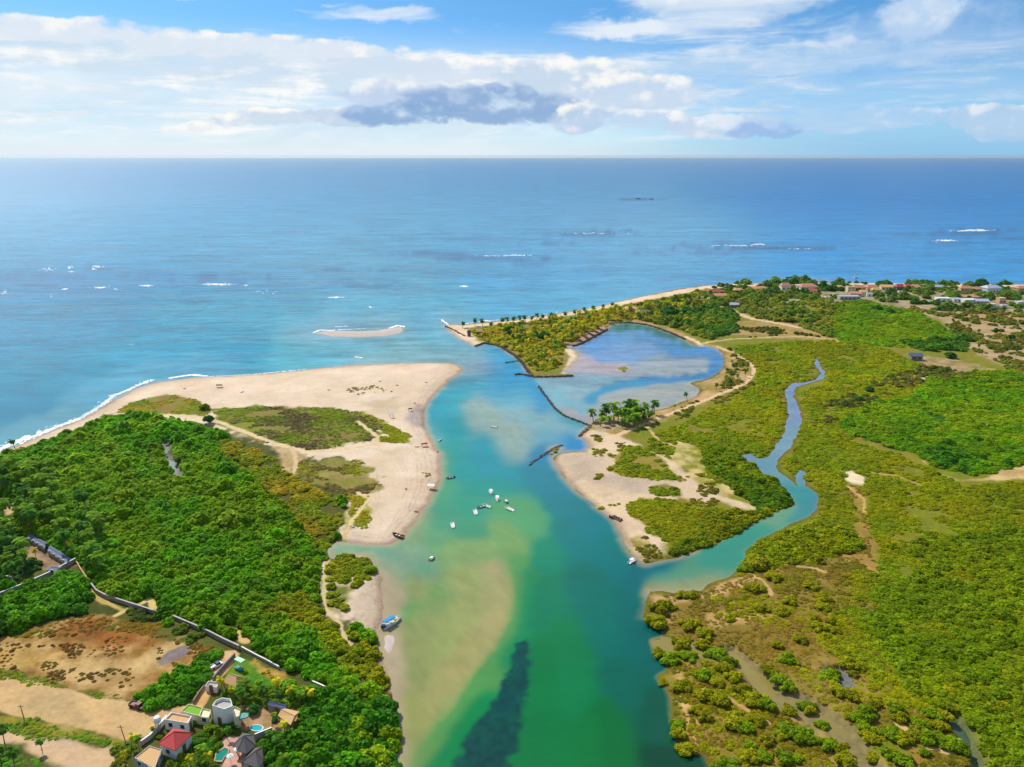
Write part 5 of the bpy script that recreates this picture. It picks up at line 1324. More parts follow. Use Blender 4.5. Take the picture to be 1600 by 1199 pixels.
for i, (a, b, c, d) in enumerate([(907,524,922,532),(915,520,931,527),(923,516,938,523),(931,513,945,519),(900,529,912,537)]):
    rocks('timber_groyne', ['low groyne across the sand between pond wall and palms, third from the left', 'low groyne between pond wall and palms, fourth from the left'][0] if False else 'low groyne between the pond wall and the palms, ' + ORD[[1, 2, 3, 4, 0][i]], [(a, b), (c, d)], 0.8, 1.9, M['rock'], 'groyne', 20 + i, base=0.8, group='short low groynes beside the pond wall')

# ================================================================== far village and headland buildings
HM = {}
def village_house(px, py, wpx, hpx, wm, rm, roof, label, rz):
    """box house with pitched or flat roof; size given by its width and height in chart pixels"""
    x, y, z = at(px, py); mp = m_per_px(py); Wd = wpx * mp * 1.05; Ht = max(2.6, hpx * mp * 0.95); key = (wm, rm, roof, round(Ht / Wd, 1))
    o = thing('village_house', label, 'house', (x, y, z), rz)
    D = min(Wd * 0.7, 9)
    MB().box((0, 0, Ht / 2 - 0.2), (Wd, D, Ht + 0.4)).build('walls', M[wm], o)
    if roof == 'flat':
        mb = MB()
        for sx, sy, a, b in ((0, 1, Wd, 0.3), (0, -1, Wd, 0.3), (1, 0, 0.3, D - 0.6), (-1, 0, 0.3, D - 0.6)): mb.box((sx * (Wd / 2 - 0.15), sy * (D / 2 - 0.15), Ht + 0.25), (a, b, 0.44))
        MB().box((0, 0, Ht + 0.06), (Wd - 0.61, D - 0.61, 0.1)).build('roof', M[rm], o); mb.build('parapet', M[wm], o)
    else:
        e = 0.4; hw, hd, q = Wd / 2 + e, D / 2 + e, (Wd * 0.22 if roof == 'hip' else 0)
        rise = min(2.4, Ht * 0.6)
        MB().add([(-hw, -hd, Ht), (hw, -hd, Ht), (hw, hd, Ht), (-hw, hd, Ht), (-hw + q, 0, Ht + rise), (hw - q, 0, Ht + rise)], [(3, 2, 1, 0), (0, 1, 5, 4), (1, 2, 5), (2, 3, 4, 5), (3, 0, 4)]).build('roof', M[rm], o)
    n = max(1, int(Wd / 3)); fl = 2 if Ht > 4.8 else 1
    for f in range(fl):
        for i in range(n):
            MB().box((-Wd / 2 + Wd * (i + 0.5) / n, -D / 2 - 0.02, 1.35 + f * 2.6), (1.1, 0.08, 1.2)).build('window', M['glass'], o)
VH = [
 (1117,460,24,5,'crimson','crimson','hip','long crimson-roofed house left of the village'),(1124,466,18,4,'terra','terra','gable','low terracotta range in front of the crimson roof'),(1153,458,13,5,'peach','tanroof','hip','tan house right of the crimson roof'),(1183,455,20,4,'peach','terra','gable','long pinkish house behind the dark trees'),
 (1226,453,14,7,'white','terra','hip','white house with orange roof beside the tall dark conifer'),(1260,454,26,7,'white','terra','hip','wide terracotta-roofed white house left of the dark blue tree'),(1270,459,10,4,'white','red','gable','small white house with red roof in front of the wide terracotta one'),
 (1290,450,12,3,'lilac','lilac','gable','pale grey-roofed house at the far beach'),(1314,453,16,4,'peach','tanroof','gable','low tan house facing the far beach'),(1328,457,11,9,'cream','tanroof','flat','tall cream tower-like house in the village centre'),(1340,455,15,6,'peach','terra','gable','terracotta house right of the cream tower house'),
 (1336,463,16,4,'peach','terra','gable','low terracotta range in front of the cream tower house'),(1325,468,30,4,'concrete','lilac','flat','long pale grey building at the edge of the green wood'),(1349,461,11,5,'white','tanroof','hip','tan-roofed white house in the village centre'),(1360,456,15,7,'peach','terra','hip','two-storey terracotta house in the village centre'),
 (1368,459,13,6,'cream','tanroof','hip','orange-cream house right of the two-storey one'),(1358,464,8,4,'white','white','flat','small bright white house above the green wood'),(1384,453,16,5,'cream','tanroof','gable','cream seaside house under the palm tops'),(1393,453,6,6,'white','white','flat','narrow white house beside the cream seaside house'),
 (1404,453,16,6,'darkwall','crimson','hip','dull crimson-roofed house behind palms'),(1418,454,12,6,'peach','red','hip','red-roofed peach house at the village middle'),(1406,461,6,4,'white','white','flat','tiny white hut below the dull crimson roof'),(1292,469,8,4,'white','white','flat','small white block at the left end of the grey building'),
 (1427,454,17,6,'peach','terra','hip','wide terracotta roof right of the red-roofed house'),(1442,451,10,4,'white','lilac','gable','small white house under the tall dark palms'),(1456,453,9,4,'white','white','flat','white cube house near the far beach'),(1468,453,11,5,'cream','lilac','gable','cream house left of the round dark trees'),(1479,453,8,4,'cream','tanroof','flat','small cream house right of its cream neighbour'),
 (1507,456,15,6,'peach','terra','hip','terracotta house left of the great round tree'),(1521,456,14,5,'peach','terra','gable','long terracotta house under the great round tree'),(1547,457,25,8,'white','lilac','hip','large white villa with pale roof right of the great round tree'),(1594,456,16,6,'peach','terra','hip','pink terracotta house at the right edge'),
 (1472,471,18,4,'white','white','flat','low white wall house left of the bright white villa'),(1492,472,13,3,'white','lilac','flat','low pale house joined to the bright white villa'),(1513,474,18,6,'white','white','flat','bright white villa in the middle distance'),(1513,468,24,3,'peach','terra','gable','low terracotta roof just behind the bright white villa'),
 (1532,475,18,4,'concrete','lilac','gable','grey-roofed house right of the bright white villa'),(1563,474,11,8,'peach','white','flat','tall peach and white house in the right middle distance'),(1548,481,10,4,'white','white','flat','small white hut below the grey-roofed house'),(1567,482,8,3,'white','lilac','flat','tiny pale hut at the right middle distance'),
 (1592,477,11,4,'white','white','flat','small white house near the right edge'),(1553,487,15,4,'darkwall','slate','gable','dark blue-roofed shed below the village'),(1630,456,20,6,'peach','terra','hip','terracotta house just beyond the right edge'),
 (986,487,18,4,'peach','tanroof','hip','pinkish thatched house at the head of the pond'),(969,489,9,3,'peach','tanroof','gable','small thatched hut left of the pond-head house'),(1003,492,19,3,'wood','thatch','gable','brown thatched range right of the pond-head house'),
 (749,523,9,3,'wood','tanroof','gable','brown thatched shelter near the headland tip'),(733,524,5,3,'wood','thatch','hip','small dark thatched hut at the headland tip'),(1147,481,12,3,'darkwall','lilac','gable','pale metal-roofed shed by the sandy track'),(1097,470,4,6,'cream','cream','flat','slim cream gate tower left of the crimson roof'),(1107,472,4,5,'white','white','flat','slim white gate tower in front of the crimson roof'),
 (1430,563,16,2,'darkwall','slate','gable','long low grey shed at the corner of the far green wood'),
]
for i, (a, b, w_, h_, wm, rm, rf, lb) in enumerate(VH): village_house(a, b, w_, h_, wm, rm, rf, lb, rnd.uniform(-0.25, 0.25))

# ================================================================== palms
def sort_label(items, fmt):
    items = sorted(items)
    return [(it, fmt % ORD[i]) for i, it in enumerate(items)]
tops = [(927,656,18),(938,664,15),(947,655,22),(959,655,26),(953,662,12),(966,660,20),(975,661,24),(984,654,28),(990,656,24),(996,652,25),(975,665,17),(990,666,20),(983,662,22),(1008,652,20),(1012,659,17),(1004,662,16),(1022,646,20),(984,670,17),(996,668,15),(972,668,13),(941,657,16),(1000,656,20)]
for (a, b, h), lb in sort_label(tops, 'coconut palm in the clump beside the pond, %s'): palm(a, b, h * 0.86, rnd.choice(['sg', 'sg', 'sd']), lb, 'coconut palms clumped beside the pond', rs=rnd)
shore_p = [(723,512,8),(742,509,9),(754,510,9),(766,514,8),(784,508,9),(792,507,9),(801,506,9),(812,505,9),(821,504,9),(830,504,8),(839,501,9),(848,502,8),(860,500,9),(867,501,8),(884,498,8),(899,495,8),(914,491,8),(927,488,8),(941,484,7),(955,481,7)]
for (a, b, h), lb in sort_label(shore_p, 'dark palm in the row along the headland sea beach, %s'): palm(a, b, h, 'sd', lb, 'palms along the headland beach', rs=rnd)
def scatter_palms(poly, n, hpx, keys, label, group, seed, gap=3.2):
    w = GP(poly, 1.0); lo, hi = w.min(0), w.max(0); rs = np.random.RandomState(seed); got = []
    tries = 0
    while len(got) < n and tries < 8000:
        tries += 1
        p = rs.uniform(lo, hi)
        if not inside(p[:1], p[1:], w)[0]: continue
        if any((p[0] - q[0]) ** 2 + (p[1] - q[1]) ** 2 < gap * gap for q in got): continue
        if any(sdf(p[:1], p[1:], k, 4.0)[0] > -0.8 for k in KEEP_OUT): continue
        if shore(p[:1], p[1:])[0][0] < 1.0: continue
        if any(ldist(p[:1], p[1:], l, 10.0)[0] < wd * 0.6 for l, wd in zip(BARE, BAREW)): continue
        got.append(p)
    got.sort(key=lambda p: p[0] / p[1])
    bands = sorted(p[1] for p in got)
    for gi, p in enumerate(got):
        lb = label
        if len(got) <= 30: lb = '%s, %s' % (label, ORD[gi])
        elif len(got) <= 60:
            bi = min(2, sum(p[1] > bands[len(got) * q // 3] for q in (1, 2)))
            mates = [q for q in got if min(2, sum(q[1] > bands[len(got) * t // 3] for t in (1, 2))) == bi]
            lb = 'dark palm in the %s third of the left grove, %s' % (('nearest', 'middle', 'farthest')[bi], ORD[[q is p for q in mates].index(True)])
        py = float(INV(p[0], p[1], 1.2)[1])
        palm(0, py, hpx * rnd.uniform(0.8, 1.2), rnd.choice(keys), lb, group, rs=rnd, world=(p[0], p[1], gz(*p)))
scatter_palms([(790,515),(870,502),(960,487),(1000,486),(1000,500),(950,505),(905,525),(880,540),(868,572),(838,578),(815,558),(800,545)], 110, 9, ['sy', 'sy', 'sy', 'sg'], 'yellow-green coconut palm in the plantation covering the headland', 'palms of the headland plantation', 31, 3.8)
scatter_palms([(1000,482),(1060,470),(1100,462),(1100,500),(1080,522),(1040,508),(1000,500)], 22, 9, ['sg', 'sy', 'sd'], 'green palm at the far side of the pond', 'palms at the far side of the pond', 32, 5.0)
scatter_palms([(0,745),(35,735),(90,750),(120,790),(150,820),(165,870),(160,905),(140,900),(120,880),(80,850),(40,835),(0,850)], 54, 31, 'gdg', 'dark coconut palm in the thick grove at the left edge', 'palms of the left grove', 33, 3.0)
scatter_palms([(-40,855),(30,845),(45,860),(55,890),(20,915),(-60,925)], 20, 31, 'dg', 'very dark palm behind the long grey wall', 'palms behind the grey wall', 34, 3.0)
scatter_palms([(345,1078),(372,1084),(400,1080),(440,1082),(480,1092),(500,1100),(480,1112),(440,1106),(410,1098),(380,1105),(350,1095)], 24, 21, 'gdy', 'palm in the garden grove right of the tall house', 'palms of the garden grove', 35, 2.3)
scatter_palms([(1135,548),(1155,556),(1172,570),(1178,585),(1160,600),(1120,612),(1100,612),(1135,585),(1145,565)], 15, 9, 'gd', 'small palm between the pond and the track', 'palms between the pond and the track', 36, 4.5)
scatter_palms([(1440,490),(1600,500),(1600,570),(1530,560),(1500,520)], 24, 8, 'gd', 'palm on the dry ground below the village', 'palms on the dry ground', 37, 10)
scatter_palms([(1150,470),(1300,480),(1300,520),(1250,508),(1150,495)], 20, 8, 'gyd', 'palm between the sandy track and the green wood', 'palms beside the sandy track', 38, 8)
near = [(8,1165,28,'d','dark palm at the bottom left corner, highest of the group'),(2,1192,32,'d','dark palm cut by the left edge at the bottom corner'),(24,1205,32,'d','dark palm at the very bottom left, right of its group'),(66,1174,20,'d','lone small dark palm leaning on the sandy strip'),(206,1172,22,'y','yellowish palm beside the leaning pole at the dirt road end'),
 (219,1178,22,'g','green palm between the leaning pole and the beige building'),(238,1150,12,'d','small dark palm beside the white water tank'),(310,1200,30,'g','large bright palm in front of the red roof'),(326,1206,26,'y','yellow-green palm left of the green pool'),(298,1206,20,'y','yellowish palm at the bottom edge below the red roof'),
 (340,1150,16,'g','bright green palm in front of the tall white house'),(355,1155,18,'d','dark palm below the tall white house'),(430,1180,26,'d','dark palm right of the grey pavilion'),(446,1152,22,'y','yellow-green palm below the tan shed roof'),(422,1162,18,'d','dark palm between the oval pool and the pale beam wall'),(425,1134,17,'g','palm just left of the tan shed roof'),
 (440,1205,26,'g','green palm at the bottom edge right of the slate roof'),(24,703,17,'d','lone dark palm on the surf beach at the left edge'),(112,868,20,'y','bright yellow palm beside the slate-blue roof'),(57,875,16,'y','yellow-green palm in the grove clearing'),(1052,640,9,'g','lone small palm on the pond bank right of the clump'),(1074,626,13,'d','lone palm on the bank near the pond corner'),
 (196,1199,20,'y','yellow palm at the bottom edge left of the beige building'),(384,1100,14,'d','dark palm behind the teal canopy'),(362,1090,16,'g','palm just behind the tall white house')]
for a, b, h, k, lb in near: palm(a, b, h, k, lb, None, rs=rnd)

# ================================================================== broadleaf trees
def tree(px, py, rpx, key, label, tall=1.0, group=None, lift=0.12, name='broadleaf_tree'):
    x, y, z = at(px, py); bush(name, x, y, z, rpx * m_per_px(py), key, label, 'tree', group, tall, lift, rnd)
for a, b, r, k, t, lb in [(795,522,11,'d',1.0,'dark round tree on the left of the headland'),(808,530,9,'d',1.0,'dark tree just behind the headland track'),(804,540,8,'d',1.1,'dark tree nearest the headland river side'),(850,530,12,'d',0.9,'wide dark tree in the middle of the headland'),(835,526,8,'d',1.0,'smaller dark tree left of the wide headland tree'),(822,535,8,'g',1.0,'green tree between the dark headland trees'),
 (1238,447,5,'d',1.9,'tall narrow dark conifer above the village beach'),(1212,448,8,'d',1.1,'dark tree clump left of the tall conifer'),(1202,449,5,'d',1.0,'small dark tree left of the conifer clump'),(1534,451,12,'d',1.1,'great round dark tree above the village at right'),(1286,451,9,'d',1.0,'blue-dark tree by the pale grey-roofed house'),(1296,455,8,'d',1.0,'dark tree in front of the far beach hut'),
 (1438,447,6,'d',1.3,'dark tree cluster at the village beach, left one'),(1447,447,6,'d',1.4,'dark tree cluster at the village beach, right one'),(1473,448,7,'d',1.0,'dark tree above the cream houses'),(1352,446,4,'d',1.3,'small dark tree above the village centre'),(1377,446,5,'d',1.2,'dark tree left of the cream seaside house'),(1389,447,5,'d',1.2,'dark tree above the narrow white house'),
 (1370,486,9,'d',0.8,'blue-green tree standing in the far green wood'),(1390,490,8,'d',0.8,'second blue-green tree standing in the far green wood, right one'),(1046,494,15,'d',0.9,'large dark tree mass behind the pond, left one'),(1072,494,14,'d',0.9,'large dark tree mass behind the pond, middle one'),(1098,490,13,'d',0.9,'large dark tree mass behind the pond, right one'),
 (1063,504,10,'g',0.9,'green tree just above the pond shore'),(320,641,8,'g',1.0,'lone tree with pale trunk on the upper beach'),(327,663,10,'d',1.2,'dark tree where the sandy trails meet'),(265,690,9,'d',1.2,'dark tree above the little lake in the forest'),(326,1143,9,'g',1.0,'bright green tree in front of the lawn-roof building'),(343,1152,9,'g',1.0,'green tree standing before the tall white house'),(302,1134,6,'g',1.0,'small green tree beside the white flat-roofed house'),(368,1136,7,'d',1.0,'dark tree between the tall white house and the oval pool'),(430,1128,6,'d',1.0,'dark tree just left of the tan shed roof'),(250,1156,5,'g',1.0,'small green bush-like tree left of the red roof'),
 (352,1140,8,'d',1.0,'dark tree at the foot of the white stepped annex'),(398,1115,11,'d',1.1,'broad dark tree above the teal canopy'),(868,703,4,'o',0.6,'olive bush on the islet at the half-sunk groyne'),(862,706,3,'o',0.6,'small olive bush at the left end of the groyne islet'),(975,577,3.5,'o',0.4,'tiny olive bush on the shoal in the pond'),
 (1405,594,0.1,'g',1,''),(1343,628,8,'d',0.9,'dark bush beside the pale sand patch in the far marsh'),(1358,612,8,'d',0.8,'dark spreading bush on the far marsh edge'),(1485,560,10,'d',0.8,'dark bush on the dry bank right of the far wood'),(1580,532,7,'d',1.1,'round tree on the dry ground near the right edge'),(1556,520,5,'d',1.2,'smaller tree on the dry ground, left of the round one')]:
    if lb: tree(a, b, r, k, lb, t)
# village trees
vt = np.random.RandomState(77); spots = []
while len(spots) < 60:
    a, b = vt.uniform(1110, 1620), vt.uniform(449, 490)
    if any(abs(a - h[0]) < h[2] * 0.5 + 2 and -1 < b - h[1] < 4.5 for h in VH) or (b > 474 and a < 1430): continue
    if b > 468 and vt.uniform() < 0.35: continue
    spots.append((a, b, vt.uniform(2.5, 5.0)))
for a, b, r in spots: tree(a, b, r, vt.choice(['d', 'd', 'g']), 'small leafy green tree among the village houses along the far shore', vt.uniform(0.8, 1.2), 'trees among the village houses')
# ================================================================== single bushes of the lower-right flats
BZ1 = [(190,290,52),(160,370,52),(245,300,30),(300,480,55),(170,535,42),(245,565,50),(430,440,52),(480,530,52),(560,580,52),(345,385,52),(420,490,42),(340,560,42),(565,360,34),(700,190,45),(810,130,48),(730,50,60),(640,80,36),(300,225,34),(360,225,38),(900,270,38),(860,330,34),(1010,180,42),(1080,250,42),(1085,305,42),
 (740,310,34),(300,720,52),(430,670,48),(500,715,42),(590,690,50),(530,640,40),(640,760,40),(430,780,50),(520,810,48),(700,810,48),(770,845,46),(900,870,46),(1000,830,48),(890,735,40),(830,700,42),(780,650,34),(885,590,38),(925,610,30),(1110,670,48),(1150,655,36),(1220,620,42),(1280,640,40),(1170,780,38),(1230,800,38),(1320,890,62),(1270,920,46),(1360,850,40),
 (275,935,48),(285,985,40),(335,1065,50),(590,930,52),(650,955,46),(715,920,46),(770,1030,42),(880,980,52),(960,1010,48),(1010,1040,40),(680,1120,46),(760,1120,46),(870,1130,50),(930,1140,40),(1110,1070,48),(1180,1090,44),(1210,1165,56),(195,700,26),(1080,930,36),(500,1175,46),(580,1160,46),(430,900,36),(380,860,36),(850,1010,40),(1060,420,38),(1150,440,34),(1130,390,30),(960,490,34),(830,520,32),(1040,370,30),(680,1060,32)]
BZ2 = [(560,880,44),(590,920,40),(545,1010,50),(600,1040,46),(670,1010,52),(740,1030,56),(810,1040,56),(870,1060,52),(920,1090,44),(700,960,40),(800,970,40),(600,1160,52),(510,1110,46),(430,1030,42),(440,1120,42),(400,980,40),(720,1120,30),(450,820,34),(760,900,40),(830,905,38),(330,680,30),(90,850,40),(60,1010,44)]
bz = [(980 + a / 3.5375, 860 + b / 3.5375, r / 3.5375) for a, b, r in BZ1] + [(1240 + a / 3.536, 860 + b / 3.536, r / 3.536) for a, b, r in BZ2]
rows_b = [(0,900,'just south of the creek'),(900,950,'level with the creek-mouth mudflat'),(950,985,'in the row across the bare brown flat'),(985,1025,'in the row where the muddy channel starts'),(1025,1053,'in the row just above the small grey pool'),(1053,1085,'in the row level with the small grey pool'),(1085,1110,'in the row just below the small grey pool'),(1110,1140,'in the row above the sandy trail'),(1140,1165,'in the row second from the bottom edge'),(1165,1400,'in the row along the bottom edge')]
for lo_, hi_, txt in rows_b:
    grp = sorted([q for q in bz if lo_ <= q[1] < hi_])
    for i, (a, b, r) in enumerate(grp):
        x, y, z = at(a, b + r * 0.45)
        key = 'o' if b < 1000 and rnd.random() < 0.8 else rnd.choice('goog')
        bush('mangrove_bush', x, y, z, r * m_per_px(b) * rnd.uniform(0.95, 1.2), 'b' + key, 'mangrove bush %s, %s' % (txt, ORD[i]), 'bush', 'single mangrove bushes on the lower-right flats', rnd.uniform(0.7, 1.0), 0.0, rnd)

# ================================================================== surf and breakers
def foam():
    rs = np.random.RandomState(9); V_, F_ = [], []
    def flake(x, y, rx, ry):
        n = 8; o = len(V_); ph = rs.uniform(0, 6.28)
        V_.append((x, y, 0.16))
        for j in range(n):
            t = 6.283 * j / n; k = rs.uniform(0.5, 1.25)
            V_.append((x + rx * k * math.cos(t), y + ry * k * math.sin(t), 0.03))
        for j in range(n): F_.append((o, o + 1 + j, o + 1 + (j + 1) % n))
    def strip(line, wpx, dens, tail=0.0, sz=0.5):
        w = GP(line, 0.0)
        for i in range(len(w) - 1):
            d = w[i + 1] - w[i]; L = np.linalg.norm(d); u = d / L; n = np.array([u[1], -u[0]])
            mp = m_per_px((line[i][1] + line[i + 1][1]) / 2)
            for k in range(int(L * dens)):
                t = rs.uniform(); p = w[i] + d * t; lump = vnoise(np.array([p[0] * 0.12]), np.array([p[1] * 0.12]), 5)[0]
                off = rs.normal() * wpx * mp * 0.5 * (0.3 + 1.2 * lump) + tail * rs.exponential() * mp
                q = p + n * off * (1 if n[1] > 0 else -1)
                s = sz * rs.uniform(0.5, 1.4)
                a, b = abs(u[0]) * s * 2.2 + 0.2, abs(u[1]) * s * 2.2 + s * 0.7
                flake(q[0], q[1], a, b)
    strip([(-120,770),(-40,728),(0,704),(25,692),(50,684),(75,674),(100,663)], 9, 9, 3.0, 0.34)
    strip([(100,664),(125,655),(145,643),(160,634),(172,627)], 5.0, 9, 2.0, 0.32); strip([(160,631),(175,620),(190,614),(205,608),(222,600),(240,594)], 3.6, 9, 1.4, 0.3)
    strip([(5,700),(25,690),(45,682)], 2.0, 5, 1); strip([(265,591),(285,588),(300,586),(322,588)], 1.3, 7, 0.3); strip([(322,589),(400,585),(480,577)], 0.5, 2.0, 0, 0.3)
    strip([(490,520),(500,516),(520,517)], 1.6, 3, 0.5); strip([(520,516),(545,515),(570,514)], 0.8, 1.2, 0.3); strip([(608,513),(622,509),(631,511)], 1.6, 3.0, 0.5); strip([(520,511),(545,510)], 0.6, 1.0)
    strip([(555,558),(565,559)], 0.8, 3); strip([(690,500),(697,505),(704,510)], 0.8, 2); strip([(722,507),(760,502),(810,497),(870,488)], 0.4, 0.4, 0, 0.4); strip([(752,500),(765,502)], 1.0, 2)
    for cx, cy, rx, ry, dn in [(340,444.5,17,1.6,1.6),(157,449.5,10,1,1.2),(229,446.5,8,1,1.2),(102,452,5,.8,1),(8,455,2,2,1),(75,421,9,2,.5),(109,418,4,1.6,.9),(112,425,3,1,.7),(152,417,8,1.6,.7),(147,421,3,1,.8),(524,465,9,1,1.3),(580,480,3,1,.8),(726,447.5,5,.8,1.5),(810,399,16,.7,.8),(770,400,20,.6,.25),
            (1527,360,17,1.3,1.3),(1478,376,14,1,.9),(1500,361,12,.6,.6),(1150,384,40,1,.25),(1185,382,8,.8,.8),(385,446,4,1,.5),(405,456,20,2,.1),(182,452,3,1,.6),(920,365,30,.8,.15),(1250,389,25,.8,.15),(5,459,4,1.5,.5),(80,462,3,3,.2)]:
        mp = m_per_px(cy); vert = slant(cy) ** 2 / (CAMH * F)
        for k in range(int(dn * rx * 5)):
            a, b = rs.normal() * 0.62, rs.normal() * 0.62
            x, y = map(float, G(cx + a * rx, cy + b * ry, 0)); flake(x, y, mp * rs.uniform(0.4, 1.7), vert * rs.uniform(0.15, 0.42))
    m = plain('sea foam', (0.84, 0.86, 0.87), 0.7, 0.06)
    me = bpy.data.meshes.new('surf_foam'); me.from_pydata(V_, [], F_); me.materials.append(m)
    o = bpy.data.objects.new('surf_foam', me); C.objects.link(o); o['kind'] = 'stuff'; o['label'] = 'white surf foam and small breakers along the beach and over the reefs'; o['category'] = 'foam'
foam()
# ------------------------------------------------------------------ what grows where
SANDY_W = [[(430,700),(470,706),(475,718),(455,735),(460,742),(450,742),(440,720)]]
FOREST_W = [(-300,920),(-60,800),(0,720),(25,708),(80,690),(130,673),(170,655),(210,650),(255,655),(300,668),(340,680),(385,698),(430,716),(440,735),(470,752),(500,768),(530,785),(538,800),(527,830),(530,843),(512,852),(509,868),(500,885),
 (502,905),(506,925),(508,955),(520,966),(545,985),(580,992),(588,1010),(599,1042),(608,1072),(617,1115),(622,1199),(626,1400),(440,1400),(470,1199),(520,1085),(480,1062),(440,1042),(400,1022),(362,1003),(310,988),(245,962),(200,950),(150,925),(135,905),(115,885),(85,850),(30,838),(-30,850)]
OLIVE_W = [(335,684),(385,698),(430,716),(440,735),(470,752),(500,768),(530,785),(538,800),(527,830),(512,852),(509,868),(490,862),(450,800),(400,760),(350,720)]
OLIVE_W2 = [(500,960),(545,985),(588,1010),(608,1072),(610,1090),(560,1060),(520,1030),(480,985),(420,960),(430,930),(480,930)]
grow('mangrove_forest', FOREST_W, 1.65, 1.65, GREEN, (128,164,6), 1, avoid=SANDY_W + [OLIVE_W, OLIVE_W2, [(250,690),(270,688),(292,755),(270,757)]], hk=(0.9, 1.6), gap=0.2)
grow('mangrove_forest', OLIVE_W, 1.4, 1.1, OLIVE2, YEL, 2, hk=(0.6, 1.0), gap=0.38, patch=9.0)
grow('mangrove_forest', OLIVE_W2, 1.5, 1.35, OLIVE2, OLIVE, 3, hk=(0.7, 1.3), gap=0.3, patch=9.0)
grow('mangrove_forest', [(-300,960),(-100,935),(0,925),(60,912),(110,900),(145,915),(152,945),(125,962),(80,972),(40,985),(0,998),(-300,1010)], 1.9, 1.9, GREEN, DEEP, 4, hk=(1.0, 1.7))
grow('mangrove_forest', [(210,1090),(250,1075),(300,1050),(325,1030),(345,1022),(330,1045),(305,1080),(285,1102),(250,1106),(215,1100)], 1.5, 1.5, GREEN, DEEP, 5, hk=(0.9, 1.5))
grow('mangrove_forest', [(165,950),(235,958),(300,985),(345,1005),(350,1020),(330,1018),(290,1000),(240,985),(215,978)], 1.4, 1.2, (90,108,40), (104,130,20), 6, gap=0.45)
grow('mangrove_forest', [(430,1060),(520,1085),(600,1100),(622,1199),(626,1400),(420,1400),(430,1199),(470,1150),(470,1100)], 2.0, 2.0, GREEN, DEEP, 7, hk=(1.0, 1.8))
grow('mangrove_forest', [(512,868),(560,866),(584,885),(566,912),(540,936),(540,960),(515,950),(503,900)], 1.5, 1.4, OLIVE2, OLIVE, 8, gap=0.42, patch=7.0, hk=(0.6, 1.1))
grow('mangrove_forest', FOREST_W, 5.2, 2.7, (84,138,10), (132,160,10), 9, density=0.45, hk=(0.9, 1.3), avoid=[OLIVE_W, OLIVE_W2])
# low dune scrub of the spit
LOW = dict(hk=(0.35, 0.6))
grow('dune_scrub', [(180,645),(205,630),(235,620),(270,618),(310,626),(330,640),(325,655),(280,650),(230,648)], 1.0, 0.65, OLIVE2, YEL, 11, gap=0.42, **LOW)
grow('dune_scrub', [(335,640),(400,636),(460,640),(520,638),(558,645),(585,656),(600,664),(590,680),(575,690),(545,694),(520,702),(480,706),(450,700),(410,690),(365,672),(340,662)], 1.1, 0.75, OLIVE2, (110,96,60), 12, gap=0.36, **LOW)
grow('dune_scrub', [(563,648),(580,650),(600,660),(625,672),(642,682),(640,692),(615,692),(590,690),(585,683),(610,682),(590,672),(572,660)], 0.8, 0.6, (140,152,12), OLIVE, 13, gap=0.3, **LOW)
grow('dune_scrub', [(455,738),(470,722),(520,718),(560,722),(585,745),(588,765),(575,775),(530,770),(490,758)], 1.0, 0.7, OLIVE, (122,104,60), 14, gap=0.42, **LOW)
grow('dune_scrub', [(545,798),(578,795),(582,810),(570,824),(550,820)], 0.8, 0.6, OLIVE, YEL, 15, **LOW)
grow('dune_scrub', [(546,776),(575,774),(572,790),(553,792)], 0.8, 0.6, OLIVE, YEL, 16, **LOW)
grow('dune_scrub', [(545,608),(580,604),(605,610),(600,616),(560,618),(548,614)], 1.2, 0.55, (130,124,60), YEL, 17, gap=0.5, patch=6, **LOW)
grow('dune_scrub', [(650,732),(672,735),(676,742),(660,752),(655,745)], 0.9, 0.5, (170,154,90), OLIVE, 18, gap=0.45, patch=4, **LOW)
grow('dune_scrub', [(100,970),(235,975),(335,1018),(280,1060),(195,1095),(90,1072),(0,1052),(-200,1050),(-200,1000),(50,985)], 1.5, 0.55, (140,110,30), (120,84,30), 19, gap=0.55, **LOW)
grow('dune_scrub', [(150,968),(235,975),(335,1018),(300,1050),(270,1040),(300,1012),(240,1000),(170,985)], 0.9, 0.6, (150,120,16), (120,84,24), 190, gap=0.42, patch=5.0, **LOW)
grow('dune_scrub', [(40,990),(140,972),(235,1000),(250,1030),(120,1030),(60,1010)], 1.0, 0.5, (130,96,24), (116,72,20), 191, gap=0.48, patch=5.0, **LOW)
grow('dune_scrub', [(60,1035),(200,1050),(190,1085),(90,1068)], 1.0, 0.5, (124,112,30), (110,84,30), 192, gap=0.5, patch=4.0, **LOW)
grow('dune_scrub', [(-200,1000),(50,983),(140,962),(190,975),(170,985),(60,1000),(-200,1015)], 1.2, 0.7, (126,128,20), (150,110,30), 20, **LOW)
grow('dune_scrub', [(0,1048),(100,1072),(195,1094),(220,1102),(190,1099),(90,1080),(0,1062)], 0.9, 0.5, (126,124,20), OLIVE2, 21, **LOW)
grow('dune_scrub', [(0,1125),(60,1132),(130,1145),(190,1164),(190,1172),(80,1158),(0,1143),(-100,1120)], 0.9, 0.5, OLIVE2, (98,140,20), 22, **LOW)
